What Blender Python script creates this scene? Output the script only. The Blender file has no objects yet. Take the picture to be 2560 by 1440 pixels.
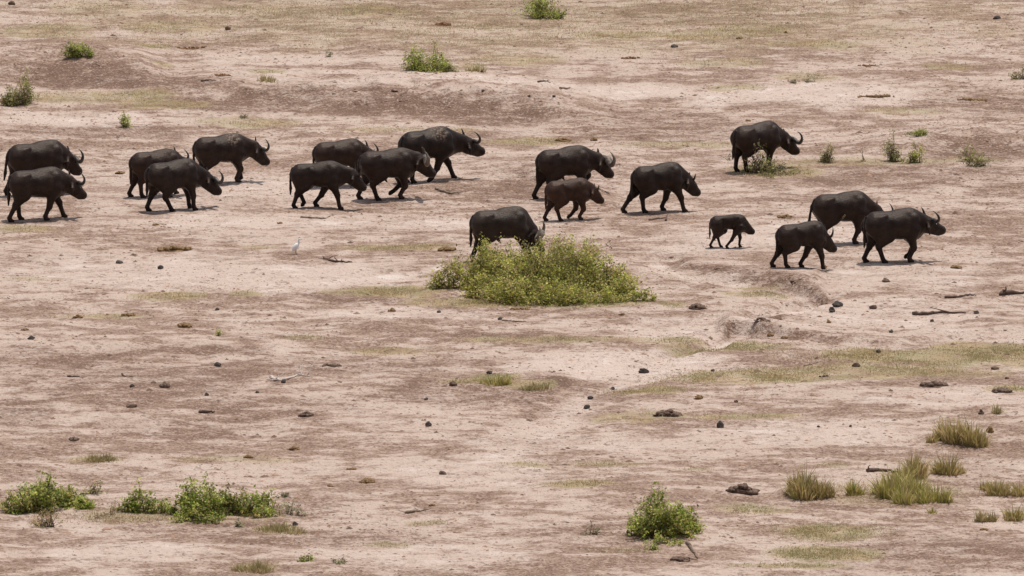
import bpy, math, random
import numpy as np
from mathutils import Vector, Matrix

# ------------------------------------------------------------------ camera, sky, sun, exposure
sc = bpy.context.scene
DIST, DEP, FPX = 280.0, math.radians(9.0), 26040.0        # slant range (m), depression, focal length in photo pixels
CY, CZ = -DIST * math.cos(DEP), DIST * math.sin(DEP)
cam = bpy.data.cameras.new('camera')
cam.sensor_width = 36.0
cam.lens = 36.0 * FPX / 2560.0
cam.clip_start = 1.0
cam.clip_end = 20000.0
cam_ob = bpy.data.objects.new('camera', cam)
sc.collection.objects.link(cam_ob)
cam_ob.location = (0, CY, CZ)
cam_ob.rotation_euler = (math.pi / 2 - DEP, 0, 0)
sc.camera = cam_ob

SUN = Vector((0.17, 0.22, 1.0)).normalized()                # direction towards the sun
world = bpy.data.worlds.new('World')
sc.world = world
world.use_nodes = True
wn = world.node_tree
bg = wn.nodes['Background']
sky = wn.nodes.new('ShaderNodeTexSky')
sky.sky_type = 'NISHITA'
sky.sun_disc = False
sky.sun_elevation = math.asin(SUN.z)
sky.sun_rotation = math.atan2(SUN.x, SUN.y)
sky.altitude = 1100.0
sky.dust_density = 6.0
sky.air_density = 0.8
sky.ozone_density = 0.5
hsv = wn.nodes.new('ShaderNodeHueSaturation')
hsv.inputs['Saturation'].default_value = 0.5        # milky noon haze
wn.links.new(sky.outputs[0], hsv.inputs['Color'])
wn.links.new(hsv.outputs[0], bg.inputs[0])
bg.inputs[1].default_value = 0.115
sl = bpy.data.lights.new('sun', 'SUN')
sl.energy = 3.5
sl.angle = math.radians(0.6)
sl.color = (1.0, 0.945, 0.87)
sun_ob = bpy.data.objects.new('sun', sl)
sc.collection.objects.link(sun_ob)
sun_ob.rotation_euler = SUN.to_track_quat('Z', 'Y').to_euler()
sun_ob.location = (20, 30, 100)
vs = sc.view_settings
vs.view_transform = 'Standard'
vs.look = 'None'
vs.gamma = 1.0
vs.use_curve_mapping = False
vs.exposure = 0.04

R = np.random.default_rng(7)
random.seed(7)

# ------------------------------------------------------------------ picture <-> ground
SD, CD = math.sin(DEP), math.cos(DEP)
def flat(px, py):
    """photo pixel -> point on the plane z = 0"""
    px = np.asarray(px, float); py = np.asarray(py, float)
    a = (px - 1280) / FPX; b = (720 - py) / FPX
    dy = CD + b * SD; dz = -SD + b * CD
    t = -CZ / dz
    return a * t, CY + dy * t
def proj(x, y, z):
    dx, dy, dz = x, y - CY, z - CZ
    dep = dy * CD - dz * SD
    up = dy * SD + dz * CD
    return 1280 + FPX * dx / dep, 720 - FPX * up / dep
def scale_at(py):
    return FPX / (DIST * CD - 0) * (FPX * math.tan(DEP) - 720 + py) / (FPX * math.tan(DEP)) * CD / 1.0

# ------------------------------------------------------------------ noise
def _hash(ix, iy, seed):
    h = (ix.astype(np.int64) * 374761393 + iy.astype(np.int64) * 668265263 + seed * 2147483647) & 0xFFFFFFFF
    h = ((h ^ (h >> 13)) * 1274126177) & 0xFFFFFFFF
    return ((h ^ (h >> 16)) & 0xFFFF) / 65535.0
def vnoise(x, y, seed=0):
    xi = np.floor(x); yi = np.floor(y); fx = x - xi; fy = y - yi
    fx = fx * fx * (3 - 2 * fx); fy = fy * fy * (3 - 2 * fy)
    a = _hash(xi, yi, seed); b = _hash(xi + 1, yi, seed); c = _hash(xi, yi + 1, seed); d = _hash(xi + 1, yi + 1, seed)
    return (a + (b - a) * fx) * (1 - fy) + (c + (d - c) * fx) * fy - 0.5
def fbm(x, y, oct=4, seed=0):
    s = 0; a = 1.0
    for i in range(oct):
        s = s + a * vnoise(x, y, seed + i); x = x * 2.03 + 7.1; y = y * 2.03 + 3.7; a *= 0.5
    return s
def sstep(a, b, v):
    t = np.clip((v - a) / (b - a), 0, 1)
    return t * t * (3 - 2 * t)

# ------------------------------------------------------------------ relief of the ground
BANKS = [   # crest line in photo pixels, drop (m) along it, face width (m), fade behind (m)
    ([(-300, 176), (60, 182), (200, 184), (330, 196), (420, 216)], [.3, .42, .5, .45, 0], 3.0, 9.0),
    ([(330, 232), (520, 236), (760, 242), (1000, 254), (1170, 262), (1390, 274), (1560, 292)], [0, .22, .38, .45, .55, .45, 0], 2.4, 8.0),
    ([(2080, 372), (2200, 362), (2380, 350), (2560, 352), (2800, 350)], [0, .2, .38, .38, .3], 2.0, 5.0),
    ([(1120, 425), (1240, 418), (1380, 440), (1500, 500), (1560, 520)], [0, .12, .2, .2, 0], 1.2, 4.0),
    ([(1680, 674), (1780, 690), (1900, 709), (1990, 725), (2050, 744), (2078, 757)], [0, .13, .18, .20, .22, 0], .55, 6.0),
    ([(1790, 842), (1830, 826), (1875, 828), (1960, 846), (2080, 862), (2250, 868), (2450, 838), (2700, 820)], [0, .42, .36, .26, .16, .12, .12, .1], .45, 3.5),
    ([(1840, 806), (1880, 796), (1950, 800), (1990, 800)], [0, .2, .15, 0], .35, 1.6),
    ([(1240, 950), (1330, 958), (1420, 972), (1500, 996)], [0, .08, .14, 0], .9, 3.0),
    ([(760, 712), (1000, 690), (1100, 676), (1180, 668)], [0, .05, .06, 0], .6, 3.0),
    ([(-100, 862), (200, 868), (420, 866), (640, 880)], [.1, .12, .1, 0], 1.0, 5.0),
    ([(1930, 1232), (1990, 1236), (2060, 1240), (2100, 1246)], [0, .25, .28, 0], .35, 1.0),
]
GULLY = [   # bed line in photo pixels, depth (m), half width (m)
    ([(1640, 652), (1700, 686), (1780, 700), (1880, 712), (1990, 738), (2040, 756)], .10, .9),
    ([(2040, 756), (1975, 776), (1915, 790), (1868, 812), (1838, 848), (1790, 868), (1700, 890), (1600, 920)], .16, .55),
    ([(1600, 920), (1500, 985), (1440, 1030), (1390, 1090)], .07, 1.3),
    ([(720, 714), (900, 704), (1050, 690), (1110, 676)], .05, .7),
]
def seg_dist(x, y, pts):
    d = np.full(np.shape(x), 1e9)
    for (ax, ay), (bx, by) in zip(pts[:-1], pts[1:]):
        ex, ey = bx - ax, by - ay
        t = np.clip(((x - ax) * ex + (y - ay) * ey) / (ex*ex + ey*ey), 0, 1)
        d = np.minimum(d, np.hypot(x - ax - t*ex, y - ay - t*ey))
    return d
_G = []
for pts, dp, hw in GULLY:
    p = np.array(pts, float); X, Y = flat(p[:, 0], p[:, 1])
    _G.append((list(zip(X, Y)), dp, hw))
_B = []
for pts, hs, wd, fade in BANKS:
    p = np.array(pts, float)
    X, Y = flat(p[:, 0], p[:, 1])
    _B.append((X, Y, np.array(hs), wd, fade))
def height(x, y, fine=True):
    x = np.asarray(x, float); y = np.asarray(y, float)
    h = 0.22 * fbm(x * .045, y * .045, 3, 11) + 0.07 * fbm(x * .28, y * .28, 3, 21)
    if fine:
        h = h + 0.05 * fbm(x * 1.3, y * 1.3, 3, 31) + 0.030 * vnoise(x * 5.1, y * 5.1, 37)
    wob = .9 * fbm(x * .5, y * .2, 3, 51)
    for X, Y, H, wd, fade in _B:
        yl = np.interp(x, X, Y) + wob * min(1.0, wd * .6)
        hh = np.interp(x, X, H, left=H[0] if X[0] < -15 else 0, right=H[-1] if X[-1] > 14 else 0)
        d = y - yl                                   # behind the crest: positive
        up = sstep(-wd, 0.15 * wd, d) * (1 - sstep(0, fade, d))
        rough = 1 + .35 * fbm(x * 2.2, y * 1.2, 2, 77)
        h = h + hh * up * rough
    w2 = 1 + .8 * fbm(x * .8, y * .8, 2, 61)
    for pts, dp, hw in _G:
        h = h - dp * (1 - sstep(.45 * hw, hw, seg_dist(x, y, pts) * w2))
    return h
def ground(px, py):
    """photo pixel -> point on the ground, first hit along the ray"""
    a = (px - 1280) / FPX; b = (720 - py) / FPX
    dy = CD + b * SD; dz = -SD + b * CD
    t0 = -CZ / dz
    t = np.linspace(t0 - 9, t0 + 7, 900)
    x, y, z = a * t, CY + dy * t, CZ + dz * t
    g = z - height(x, y)
    i = int(np.argmax(g < 0))
    i = max(i, 1)
    f = g[i - 1] / (g[i - 1] - g[i] + 1e-9)
    tt = t[i - 1] + (t[i] - t[i - 1]) * f
    return a * tt, CY + dy * tt
def ppm(px, py):
    """photo pixels per metre at that spot of the ground"""
    x, y = flat(px, py)
    dep = (y - CY) * CD + CZ * SD
    return FPX / dep

# ------------------------------------------------------------------ mesh and material helpers
COL = sc.collection
def new_mesh(name, V, F, col=None, smooth=True):
    """V (n,3), F (m,k) same-size faces"""
    V = np.asarray(V, np.float32); F = np.asarray(F, np.int32)
    m = bpy.data.meshes.new(name)
    n, k = F.shape
    m.vertices.add(len(V)); m.vertices.foreach_set('co', V.ravel())
    m.loops.add(n * k); m.loops.foreach_set('vertex_index', F.ravel())
    m.polygons.add(n)
    m.polygons.foreach_set('loop_start', np.arange(0, n * k, k, dtype=np.int32))
    m.polygons.foreach_set('loop_total', np.full(n, k, np.int32))
    m.polygons.foreach_set('use_smooth', np.full(n, smooth))
    if col is not None:
        at = m.attributes.new('col', 'FLOAT_COLOR', 'POINT')
        c = np.ones((len(V), 4), np.float32); c[:, :3] = col
        at.data.foreach_set('color', c.ravel())
    m.update(calc_edges=True)
    m.validate()
    return m
def link(name, mesh, mat=None, parent=None, loc=None):
    o = bpy.data.objects.new(name, mesh)
    COL.objects.link(o)
    if mat is not None and mesh is not None and not mesh.materials:
        mesh.materials.append(mat)
    if parent is not None:
        o.parent = parent
    if loc is not None:
        o.location = loc
    return o
def tag(o, label, cat, group=None):
    o['label'] = label; o['category'] = cat
    if group: o['group'] = group
    return o
def empty(name, loc, rz=0, s=1):
    o = bpy.data.objects.new(name, None)
    COL.objects.link(o)
    o.empty_display_size = .2
    o.location = loc; o.rotation_euler = (0, 0, rz); o.scale = (s, s, s)
    return o

def mat(name):
    m = bpy.data.materials.new(name)
    m.use_nodes = True
    nt = m.node_tree
    return m, nt, nt.nodes['Principled BSDF']
def N(nt, typ, **kw):
    n = nt.nodes.new(typ)
    for k, v in kw.items():
        setattr(n, k, v)
    return n
def tex_noise(nt, vec, scale, detail=4, rough=.55):
    n = N(nt, 'ShaderNodeTexNoise')
    n.inputs['Scale'].default_value = scale
    n.inputs['Detail'].default_value = detail
    n.inputs['Roughness'].default_value = rough
    nt.links.new(vec, n.inputs['Vector'])
    return n.outputs['Fac']
def ramp(nt, fac, a, b, lo=0.0, hi=1.0):
    n = N(nt, 'ShaderNodeMapRange', interpolation_type='SMOOTHSTEP')
    n.inputs[1].default_value = a; n.inputs[2].default_value = b
    n.inputs[3].default_value = lo; n.inputs[4].default_value = hi
    nt.links.new(fac, n.inputs[0])
    return n.outputs[0]
def math_(nt, op, a, b=None, clamp=False):
    n = N(nt, 'ShaderNodeMath', operation=op, use_clamp=clamp)
    for i, v in enumerate((a, b)):
        if v is None: continue
        if isinstance(v, (int, float)): n.inputs[i].default_value = v
        else: nt.links.new(v, n.inputs[i])
    return n.outputs[0]
def mixc(nt, fac, a, b, mode='MIX'):
    n = N(nt, 'ShaderNodeMix', data_type='RGBA', blend_type=mode)
    for i, v in ((0, fac), (6, a), (7, b)):
        if isinstance(v, (int, float)): n.inputs[i].default_value = v
        elif isinstance(v, tuple): n.inputs[i].default_value = (*v, 1)
        else: nt.links.new(v, n.inputs[i])
    return n.outputs[2]
def position(nt):
    return N(nt, 'ShaderNodeNewGeometry').outputs['Position']
def objcoord(nt):
    return N(nt, 'ShaderNodeTexCoord').outputs['Object']
def bump(nt, bsdf, h, strength, dist):
    b = N(nt, 'ShaderNodeBump')
    b.inputs['Strength'].default_value = strength; b.inputs['Distance'].default_value = dist
    nt.links.new(h, b.inputs['Height']); nt.links.new(b.outputs[0], bsdf.inputs['Normal'])

# ground: pinkish pale dust, brown crust, dark flecks of trampled mud, a tint of dry litter under the grass
MG, nt, b = mat('dry_soil')
P = position(nt)
at = N(nt, 'ShaderNodeAttribute', attribute_name='col')
sep = N(nt, 'ShaderNodeSeparateColor')
nt.links.new(at.outputs['Color'], sep.inputs[0])
A_dark, A_grass, A_pale = sep.outputs
mp = N(nt, 'ShaderNodeMapping'); mp.inputs['Scale'].default_value = (.62, 1.0, 1.0); nt.links.new(P, mp.inputs['Vector']); PS = mp.outputs[0]
big = tex_noise(nt, PS, .30, 5, .62)
mid = tex_noise(nt, PS, 1.5, 9, .70)
fin = tex_noise(nt, P, 6.5, 5, .65)
spk = tex_noise(nt, P, 14.0, 3, .6)
v1 = math_(nt, 'ADD', math_(nt, 'MULTIPLY', big, .9), math_(nt, 'MULTIPLY', mid, 1.1))       # about 1
pal = math_(nt, 'ADD', ramp(nt, v1, .92, 1.10), math_(nt, 'MULTIPLY', A_pale, .75), True)
drk = math_(nt, 'ADD', math_(nt, 'MULTIPLY', ramp(nt, v1, 1.00, .80), .36), math_(nt, 'MULTIPLY', A_dark, 1.05))
drk = math_(nt, 'SUBTRACT', drk, math_(nt, 'MULTIPLY', A_pale, .35), True)
drk = math_(nt, 'MULTIPLY', drk, ramp(nt, tex_noise(nt, P, 2.3, 5, .7), .34, .60, .35, 1.0))
c = mixc(nt, pal, (.368, .256, .198), (.538, .422, .356))
c = mixc(nt, math_(nt, 'MULTIPLY', A_pale, .75), c, (.630, .510, .445))
c = mixc(nt, drk, c, (.246, .152, .108))
bias = math_(nt, 'MULTIPLY', math_(nt, 'SUBTRACT', drk, math_(nt, 'MULTIPLY', pal, .45)), .16)
fl = ramp(nt, math_(nt, 'ADD', fin, bias), .505, .575)
c = mixc(nt, math_(nt, 'MULTIPLY', fl, .55), c, (.185, .114, .080))
lt = math_(nt, 'MULTIPLY', ramp(nt, spk, .55, .66), .6)
c = mixc(nt, lt, c, (.560, .450, .390))
dk2 = math_(nt, 'MULTIPLY', ramp(nt, math_(nt, 'SUBTRACT', spk, bias), .445, .38), .65)
c = mixc(nt, dk2, c, (.150, .094, .068))
vor = tex_noise(nt, P, 3.1, 6, .75)
c = mixc(nt, math_(nt, 'MULTIPLY', ramp(nt, math_(nt, 'SUBTRACT', vor, bias), .42, .35), .55), c, (.190, .120, .086))
vo = N(nt, 'ShaderNodeTexVoronoi'); vo.inputs['Scale'].default_value = 4.2; nt.links.new(P, vo.inputs['Vector'])
hoof = math_(nt, 'MULTIPLY', ramp(nt, vo.outputs['Distance'], .34, .20), ramp(nt, tex_noise(nt, P, .75, 4, .6), .50, .60))
c = mixc(nt, math_(nt, 'MULTIPLY', hoof, .5), c, (.20, .126, .096))
salt = math_(nt, 'MULTIPLY', ramp(nt, tex_noise(nt, PS, 1.15, 6, .6), .55, .64), math_(nt, 'ADD', math_(nt, 'MULTIPLY', A_pale, .8), math_(nt, 'MULTIPLY', pal, .25)))
c = mixc(nt, math_(nt, 'MULTIPLY', salt, .75), c, (.70, .61, .555))
gn = tex_noise(nt, P, .8, 4, .6)
gr = math_(nt, 'MULTIPLY', ramp(nt, A_grass, .05, .6), math_(nt, 'MULTIPLY', ramp(nt, mid, .36, .58, .25, .80), ramp(nt, tex_noise(nt, P, 3.4, 4, .65), .36, .54, .25, 1.0)))
gr = math_(nt, 'MAXIMUM', gr, math_(nt, 'MULTIPLY', ramp(nt, A_grass, .62, .95), ramp(nt, tex_noise(nt, P, 2.2, 6, .7), .34, .60, .25, .80)))
gcol = mixc(nt, ramp(nt, gn, .4, .6), (.400, .300, .160), (.330, .285, .150))
c = mixc(nt, gr, c, gcol)
nt.links.new(c, b.inputs['Base Color'])
b.inputs['Roughness'].default_value = .95
b.inputs['Specular IOR Level'].default_value = .15
hh = math_(nt, 'SUBTRACT', math_(nt, 'ADD', fin, math_(nt, 'MULTIPLY', spk, .5)), math_(nt, 'MULTIPLY', hoof, .45))
bump(nt, b, hh, 1.0, .10)

def col_mat(name, rough=.8, trans=0.0, noise=0.0):
    m, nt, b = mat(name)
    at = N(nt, 'ShaderNodeAttribute', attribute_name='col')
    b.inputs['Roughness'].default_value = rough
    b.inputs['Specular IOR Level'].default_value = .25
    col = at.outputs['Color']
    if noise:
        n = tex_noise(nt, objcoord(nt), noise, 3)
        col = mixc(nt, ramp(nt, n, .35, .65, .0, .45), col, (.16, .11, .08))
    nt.links.new(col, b.inputs['Base Color'])
    if trans:
        out = nt.nodes['Material Output']
        t = N(nt, 'ShaderNodeBsdfTranslucent')
        nt.links.new(col, t.inputs[0])
        mx = N(nt, 'ShaderNodeMixShader'); mx.inputs[0].default_value = trans
        nt.links.new(b.outputs[0], mx.inputs[1]); nt.links.new(t.outputs[0], mx.inputs[2])
        nt.links.new(mx.outputs[0], out.inputs[0])
    return m
M_LEAF = col_mat('leaf', .6, .35)
M_GRASS = col_mat('grass_blade', .8, .3)
M_CLOD = col_mat('earth_clod', .95)

def solid(name, c1, c2, scale=6, rough=.85, bs=.5, bd=.02, lo=.35, hi=.65):
    m, nt, b = mat(name)
    o = objcoord(nt)
    n = tex_noise(nt, o, scale, 4)
    nt.links.new(mixc(nt, ramp(nt, n, lo, hi), c1, c2), b.inputs['Base Color'])
    b.inputs['Roughness'].default_value = rough
    b.inputs['Specular IOR Level'].default_value = .3
    bump(nt, b, tex_noise(nt, o, scale * 3, 4), bs, bd)
    return m
M_STONE = solid('dark_stone', (.050, .042, .040), (.115, .095, .085), 9)
M_BSTONE = solid('brown_stone', (.13, .085, .06), (.20, .135, .10), 9)
M_DUNG = solid('dry_dung', (.17, .10, .045), (.28, .175, .085), 12)
M_ODUNG = solid('rusty_dung', (.16, .075, .035), (.25, .13, .06), 12)
M_CLAY = solid('brown_clay', (.10, .066, .048), (.19, .125, .095), 10)
M_WOOD = solid('dead_wood', (.16, .115, .085), (.27, .20, .155), 14)
M_DWOOD = solid('dark_wood', (.085, .055, .042), (.15, .10, .078), 14)
M_BONE = solid('bleached_wood', (.50, .42, .38), (.62, .55, .50), 14)
M_STEM = solid('twig_bark', (.15, .11, .075), (.26, .20, .13), 14)
M_HORN = solid('horn', (.028, .023, .021), (.075, .064, .056), 9, .42, .6, .01)
M_BOSS = solid('boss_horn', (.075, .060, .048), (.20, .16, .125), 7, .55, .8, .015)
M_EYE = solid('eye', (.008, .006, .005), (.012, .009, .008), 9, .15, 0, 0)
M_FEATHER = solid('white_feather', (.84, .84, .84), (.88, .87, .86), 20, .8, .1, .003)
M_BEAK = solid('yellow_beak', (.55, .36, .08), (.60, .42, .10), 20, .5, 0, 0)
M_LEG = solid('bird_leg', (.05, .045, .03), (.09, .08, .05), 20, .6, 0, 0)
M_BROWNBIRD = solid('brown_feather', (.09, .065, .045), (.24, .17, .09), 30, .8, .2, .005)

def hide(name, c1, c2, dust=None, mud=None):
    m, nt, b = mat(name)
    o = objcoord(nt)
    n = tex_noise(nt, o, 2.2, 5, .6)
    c = mixc(nt, ramp(nt, n, .35, .68), c1, c2)
    f = tex_noise(nt, o, 26, 4, .7)
    c = mixc(nt, math_(nt, 'MULTIPLY', ramp(nt, f, .5, .75), .35), c, tuple(min(1, v * 1.9) for v in c2))
    du = math_(nt, 'MULTIPLY', ramp(nt, tex_noise(nt, o, 3.7, 6, .72), .50, .66), .30)
    c = mixc(nt, du, c, (.072, .046, .033))
    if dust:        # dried mud caked on the back in a patch
        (px, pz, rr), dc = dust
        s = N(nt, 'ShaderNodeSeparateXYZ'); nt.links.new(o, s.inputs[0])
        dx = math_(nt, 'SUBTRACT', s.outputs[0], px); dz = math_(nt, 'SUBTRACT', s.outputs[2], pz)
        d = math_(nt, 'ADD', math_(nt, 'MULTIPLY', dx, dx), math_(nt, 'MULTIPLY', dz, dz))
        k = ramp(nt, d, rr * rr, 0.0)
        k = math_(nt, 'MULTIPLY', k, ramp(nt, tex_noise(nt, o, 14, 4, .7), .46, .62))
        c = mixc(nt, k, c, dc)
    c = mixc(nt, 1.0, c, (.88, .76, .72), 'MULTIPLY')
    nt.links.new(c, b.inputs['Base Color'])
    b.inputs['Roughness'].default_value = .50
    b.inputs['Specular IOR Level'].default_value = .28
    b.inputs['Specular Tint'].default_value = (1.0, .86, .76, 1)
    bump(nt, b, math_(nt, 'ADD', f, math_(nt, 'MULTIPLY', tex_noise(nt, o, 5, 3), 1.6)), .4, .035)
    return m
H_BLACK = hide('black_hide', (.0085, .0050, .0042), (.0225, .0138, .0108))
H_GREY = hide('dusty_black_hide', (.0110, .0066, .0054), (.0310, .0195, .0150))
H_BROWN = hide('brown_hide', (.0190, .0105, .0076), (.0390, .0220, .0155))
H_RED = hide('reddish_calf_hide', (.0260, .0130, .0085), (.0500, .0255, .0160))
H_CALF = hide('dark_calf_hide', (.0110, .0066, .0052), (.0250, .0150, .0110))
H_MUD1 = hide('black_hide_with_pale_mud', (.0110, .0066, .0054), (.0310, .0195, .0150), ((.30, 1.36, .26), (.24, .19, .15)))
H_MUD2 = hide('black_hide_with_flaking_mud', (.0085, .0060, .0053), (.0220, .0155, .0130), ((.22, 1.36, .32), (.22, .17, .125)))
H_BULL = hide('grey_bull_hide', (.0140, .0105, .0088), (.0400, .0310, .0245))

# ------------------------------------------------------------------ ground sheet
def ell_mask(lst, px, py, wob):
    out = np.zeros_like(px)
    for e in lst:
        cx, cy, rx, ry, s = e[:5]
        d = np.sqrt(((px - cx) / rx) ** 2 + ((py - cy) / ry) ** 2) + wob
        out = np.maximum(out, s * (1 - sstep(.55, 1.25, d)))
    return out
DARK = [(215,208,130,18,.9),(90,202,90,12,.5),(420,225,110,20,.6),(700,262,330,17,.7),(1050,274,260,18,.95),(1300,295,130,20,.8),
 (1620,312,330,38,.35),(250,326,270,18,.6),(1330,460,170,42,.55),(2430,375,190,24,.7),(2300,430,260,36,.45),(150,905,210,28,.5),
 (300,960,300,55,.45),(60,1040,130,40,.6),(1180,985,260,32,.55),(400,1080,250,28,.35),(450,1285,400,45,.4),(800,1345,300,28,.4),
 (1000,745,200,18,.6),(1350,772,300,13,.3),(1850,695,120,13,.5),(1985,725,80,14,.6),(1250,850,170,14,.4),(2300,1380,260,46,.45),
 (2150,1250,260,24,.35),(1300,20,420,20,.35),(1700,30,300,32,.35),(1550,1345,210,28,.35),(2480,470,110,28,.4),(1880,850,70,16,.6),
 (900,920,260,34,.35),(700,1020,260,30,.3),(2450,250,180,30,.3),(2420,1180,130,70,.3),(100,640,130,14,.25)]
PALE = [(170,300,240,20,.9),(1300,225,430,24,.9),(2000,242,250,28,.8),(2050,386,230,7,.7),(500,690,430,45,.6),(850,560,500,18,.6),
 (600,480,400,46,.5),(1000,790,210,18,.6),(1560,922,250,42,.9),(1690,830,170,36,.55),(2250,690,250,36,.5),(2200,800,240,46,.5),
 (1900,590,300,28,.55),(2000,1085,300,36,.6),(1400,1110,300,22,.5),(1200,1190,250,28,.5),(300,1385,200,26,.4),(2350,305,210,8,.5),
 (950,200,210,12,.5),(700,160,210,14,.4),(1100,1400,300,26,.35),(1800,700,110,10,.8),(1650,690,60,16,.6),(900,705,160,6,.8),
 (1260,1160,120,8,.7),(2350,1010,200,16,.5),(1750,630,150,24,.5)]
GRASS = [(120,80,160,25,.5,.2),(430,65,170,14,.5,.4),(250,15,150,15,.4,.5),(600,20,250,25,.35,.5),(930,25,120,20,.5,.6),(1150,65,250,22,.3,.5),
 (1580,90,180,14,.7,.1),(1720,90,130,16,.6,.15),(2040,115,130,9,.85,.02),(1880,75,120,18,.5,.3),(1300,155,130,16,.5,.6),(1800,160,160,14,.4,.5),
 (2020,190,80,12,.5,.6),(1830,220,80,8,.6,.7),(380,120,60,12,.6,.5),(250,245,220,14,.6,.15),(420,262,120,10,.65,.1),(620,300,160,12,.5,.2),
 (1000,320,210,8,.5,.3),(1340,345,110,9,.6,.15),(1930,418,110,20,.8,.45),(1700,355,200,8,.4,.3),(2150,395,250,12,.4,.4),(2430,390,70,8,.6,.8),
 (2380,165,100,9,.5,.2),(2250,275,120,8,.4,.6),(670,198,42,9,.9,.7),(410,177,30,7,.9,.7),(1190,173,34,9,.8,.55),
 (430,745,110,12,.75,.15),(610,740,40,8,.7,.6),(250,795,130,8,.6,.15),(1000,735,150,13,.95,.4),(1350,760,310,15,1.0,.5),(1680,770,40,8,.9,.9),
 (660,620,60,7,.45,.4),(980,622,170,13,.6,.3),(40,575,90,10,.5,.4),(1450,855,300,9,.5,.5),(1680,860,90,9,.75,.6),(1830,878,170,13,.9,.5),
 (2300,900,360,26,1.0,.4),(2480,880,180,20,1.0,.4),(1850,952,240,19,1.0,.35),(1620,983,140,14,1.0,.25),(2150,938,320,22,.85,.35),(1240,955,60,12,.9,.8),
 (1340,970,70,9,.9,.75),(1150,960,60,9,.6,.5),(980,880,130,12,.5,.5),(1600,1045,130,17,.65,.4),(1860,1048,150,8,.8,.4),(1500,1165,130,9,.4,.3),
 (1450,1215,100,10,.65,.4),(1310,1165,90,7,.45,.3),(1900,1275,130,15,.65,.45),(2080,1328,165,28,1.0,.5),(2045,1383,150,18,1.0,.55),(1960,1412,150,6,.85,.6),
 (1280,50,1500,110,.30,.4),(1740,1180,60,5,.45,.3),(240,1150,80,8,.7,.45),(600,1150,200,11,.35,.4),(400,1285,330,26,.35,.3),(700,1325,60,10,.6,.5),(1080,1310,70,7,.5,.5),
 (970,1370,60,8,.4,.4),(2530,985,60,8,.9,.85),(1680,690,70,4,.7,.4),(1900,742,75,8,.8,.4),(1890,722,60,4,.6,.4),(100,700,90,6,.35,.3),(760,850,80,8,.4,.5),
 (2100,1165,60,6,.4,.3),(640,1420,60,14,.6,.3),(2200,1230,260,30,.3,.3),(1550,1380,120,8,.3,.5),(300,1300,80,10,.4,.1)]

LINES = [   # channel of the mask, line in photo pixels, half width in pixels (vertical), strength
    (0, [(1690, 668), (1780, 686), (1880, 700), (1960, 714), (2020, 732), (2058, 752)], 8, .9),
    (0, [(1815, 850), (1835, 832), (1868, 830)], 8, .8), (0, [(1868, 812), (1885, 800), (1940, 802)], 6, .8), (0, [(1900, 852), (1990, 856), (2080, 866)], 6, .6),
    (2, [(2040, 756), (1975, 776), (1915, 790), (1868, 812), (1838, 848), (1790, 868)], 7, 1.0),
    (2, [(1640, 660), (1700, 690), (1790, 704), (1850, 712)], 6, .9), (2, [(720, 713), (900, 704), (1050, 690), (1105, 677)], 4, 1.0),
    (2, [(1440, 1000), (1560, 964), (1700, 936), (1800, 906)], 10, .8), (2, [(1050, 1200), (1200, 1170), (1290, 1125), (1400, 1060), (1440, 1010)], 14, .55),
    (0, [(0, 1060), (120, 1010), (220, 960), (330, 930)], 16, .5), (0, [(0, 905), (200, 895), (420, 880), (640, 886)], 12, .5),
    (0, [(1380, 962), (1440, 976), (1490, 992)], 10, .7)]
def line_mask(px, py, pts, hw, wob):
    k = 4.0                                       # lines lie flat: vertical pixels count more
    d = seg_dist(px / k, py, [(a / k, b_) for a, b_ in pts]) / hw + wob
    return 1 - sstep(.1, 1.4, d)
def axis(lo, hi, step, far):
    c = list(np.arange(lo, hi + 1e-6, step))
    s = step; a = lo
    left = []
    while a > -far:
        s *= 1.35; a -= s; left.append(a)
    s = step; a = hi; right = []
    while a < far:
        s *= 1.35; a += s; right.append(a)
    return np.array(left[::-1] + c + right)
gx = axis(-18.5, 18.5, .075, 6000); gy = axis(-46, 66, .15, 6000)
XX, YY = np.meshgrid(gx, gy)
edge = np.maximum(np.maximum(np.abs(XX) - 18.5, 0), np.maximum(np.maximum(YY - 66, -46 - YY), 0))
ZZ = height(XX, YY) * np.exp(-edge / 60) - np.clip(edge - 400, 0, None) * .0
ZZ = np.where(YY < CY * .6, ZZ + np.clip((CY * .6 - YY) * .55, 0, 43.0) * np.exp(-np.maximum(np.abs(XX) - 40, 0) / 80) * np.clip(1 - np.maximum(CY * 1.6 - YY, 0) / 200, 0, 1), ZZ)   # the hill the picture is taken from
px, py = proj(XX, YY, 0 * ZZ)
inb = (edge < 2)
px = np.where(inb, px, -9999); py = np.where(inb, py, -9999)
wob = .8 * fbm(XX * .7, YY * .25, 5, 91)
cols = np.zeros((XX.size, 3), np.float32)
cols[:, 0] = ell_mask(DARK, px, py, wob).ravel()
cols[:, 1] = ell_mask(GRASS, px, py, wob * .8).ravel()
cols[:, 2] = ell_mask(PALE, px, py, wob).ravel()
for ch, pts, hw, st in LINES:
    cols[:, ch] = np.maximum(cols[:, ch], st * line_mask(px, py, pts, hw, wob).ravel())
    if ch == 2:
        cols[:, 1] *= 1 - .8 * line_mask(px, py, pts, hw, wob).ravel()
ny, nx = XX.shape
idx = np.arange(ny * nx).reshape(ny, nx)
F = np.stack([idx[:-1, :-1], idx[:-1, 1:], idx[1:, 1:], idx[1:, :-1]], -1).reshape(-1, 4)
g = link('ground', new_mesh('ground', np.stack([XX.ravel(), YY.ravel(), ZZ.ravel()], 1), F, cols), MG)
g['kind'] = 'structure'

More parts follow.
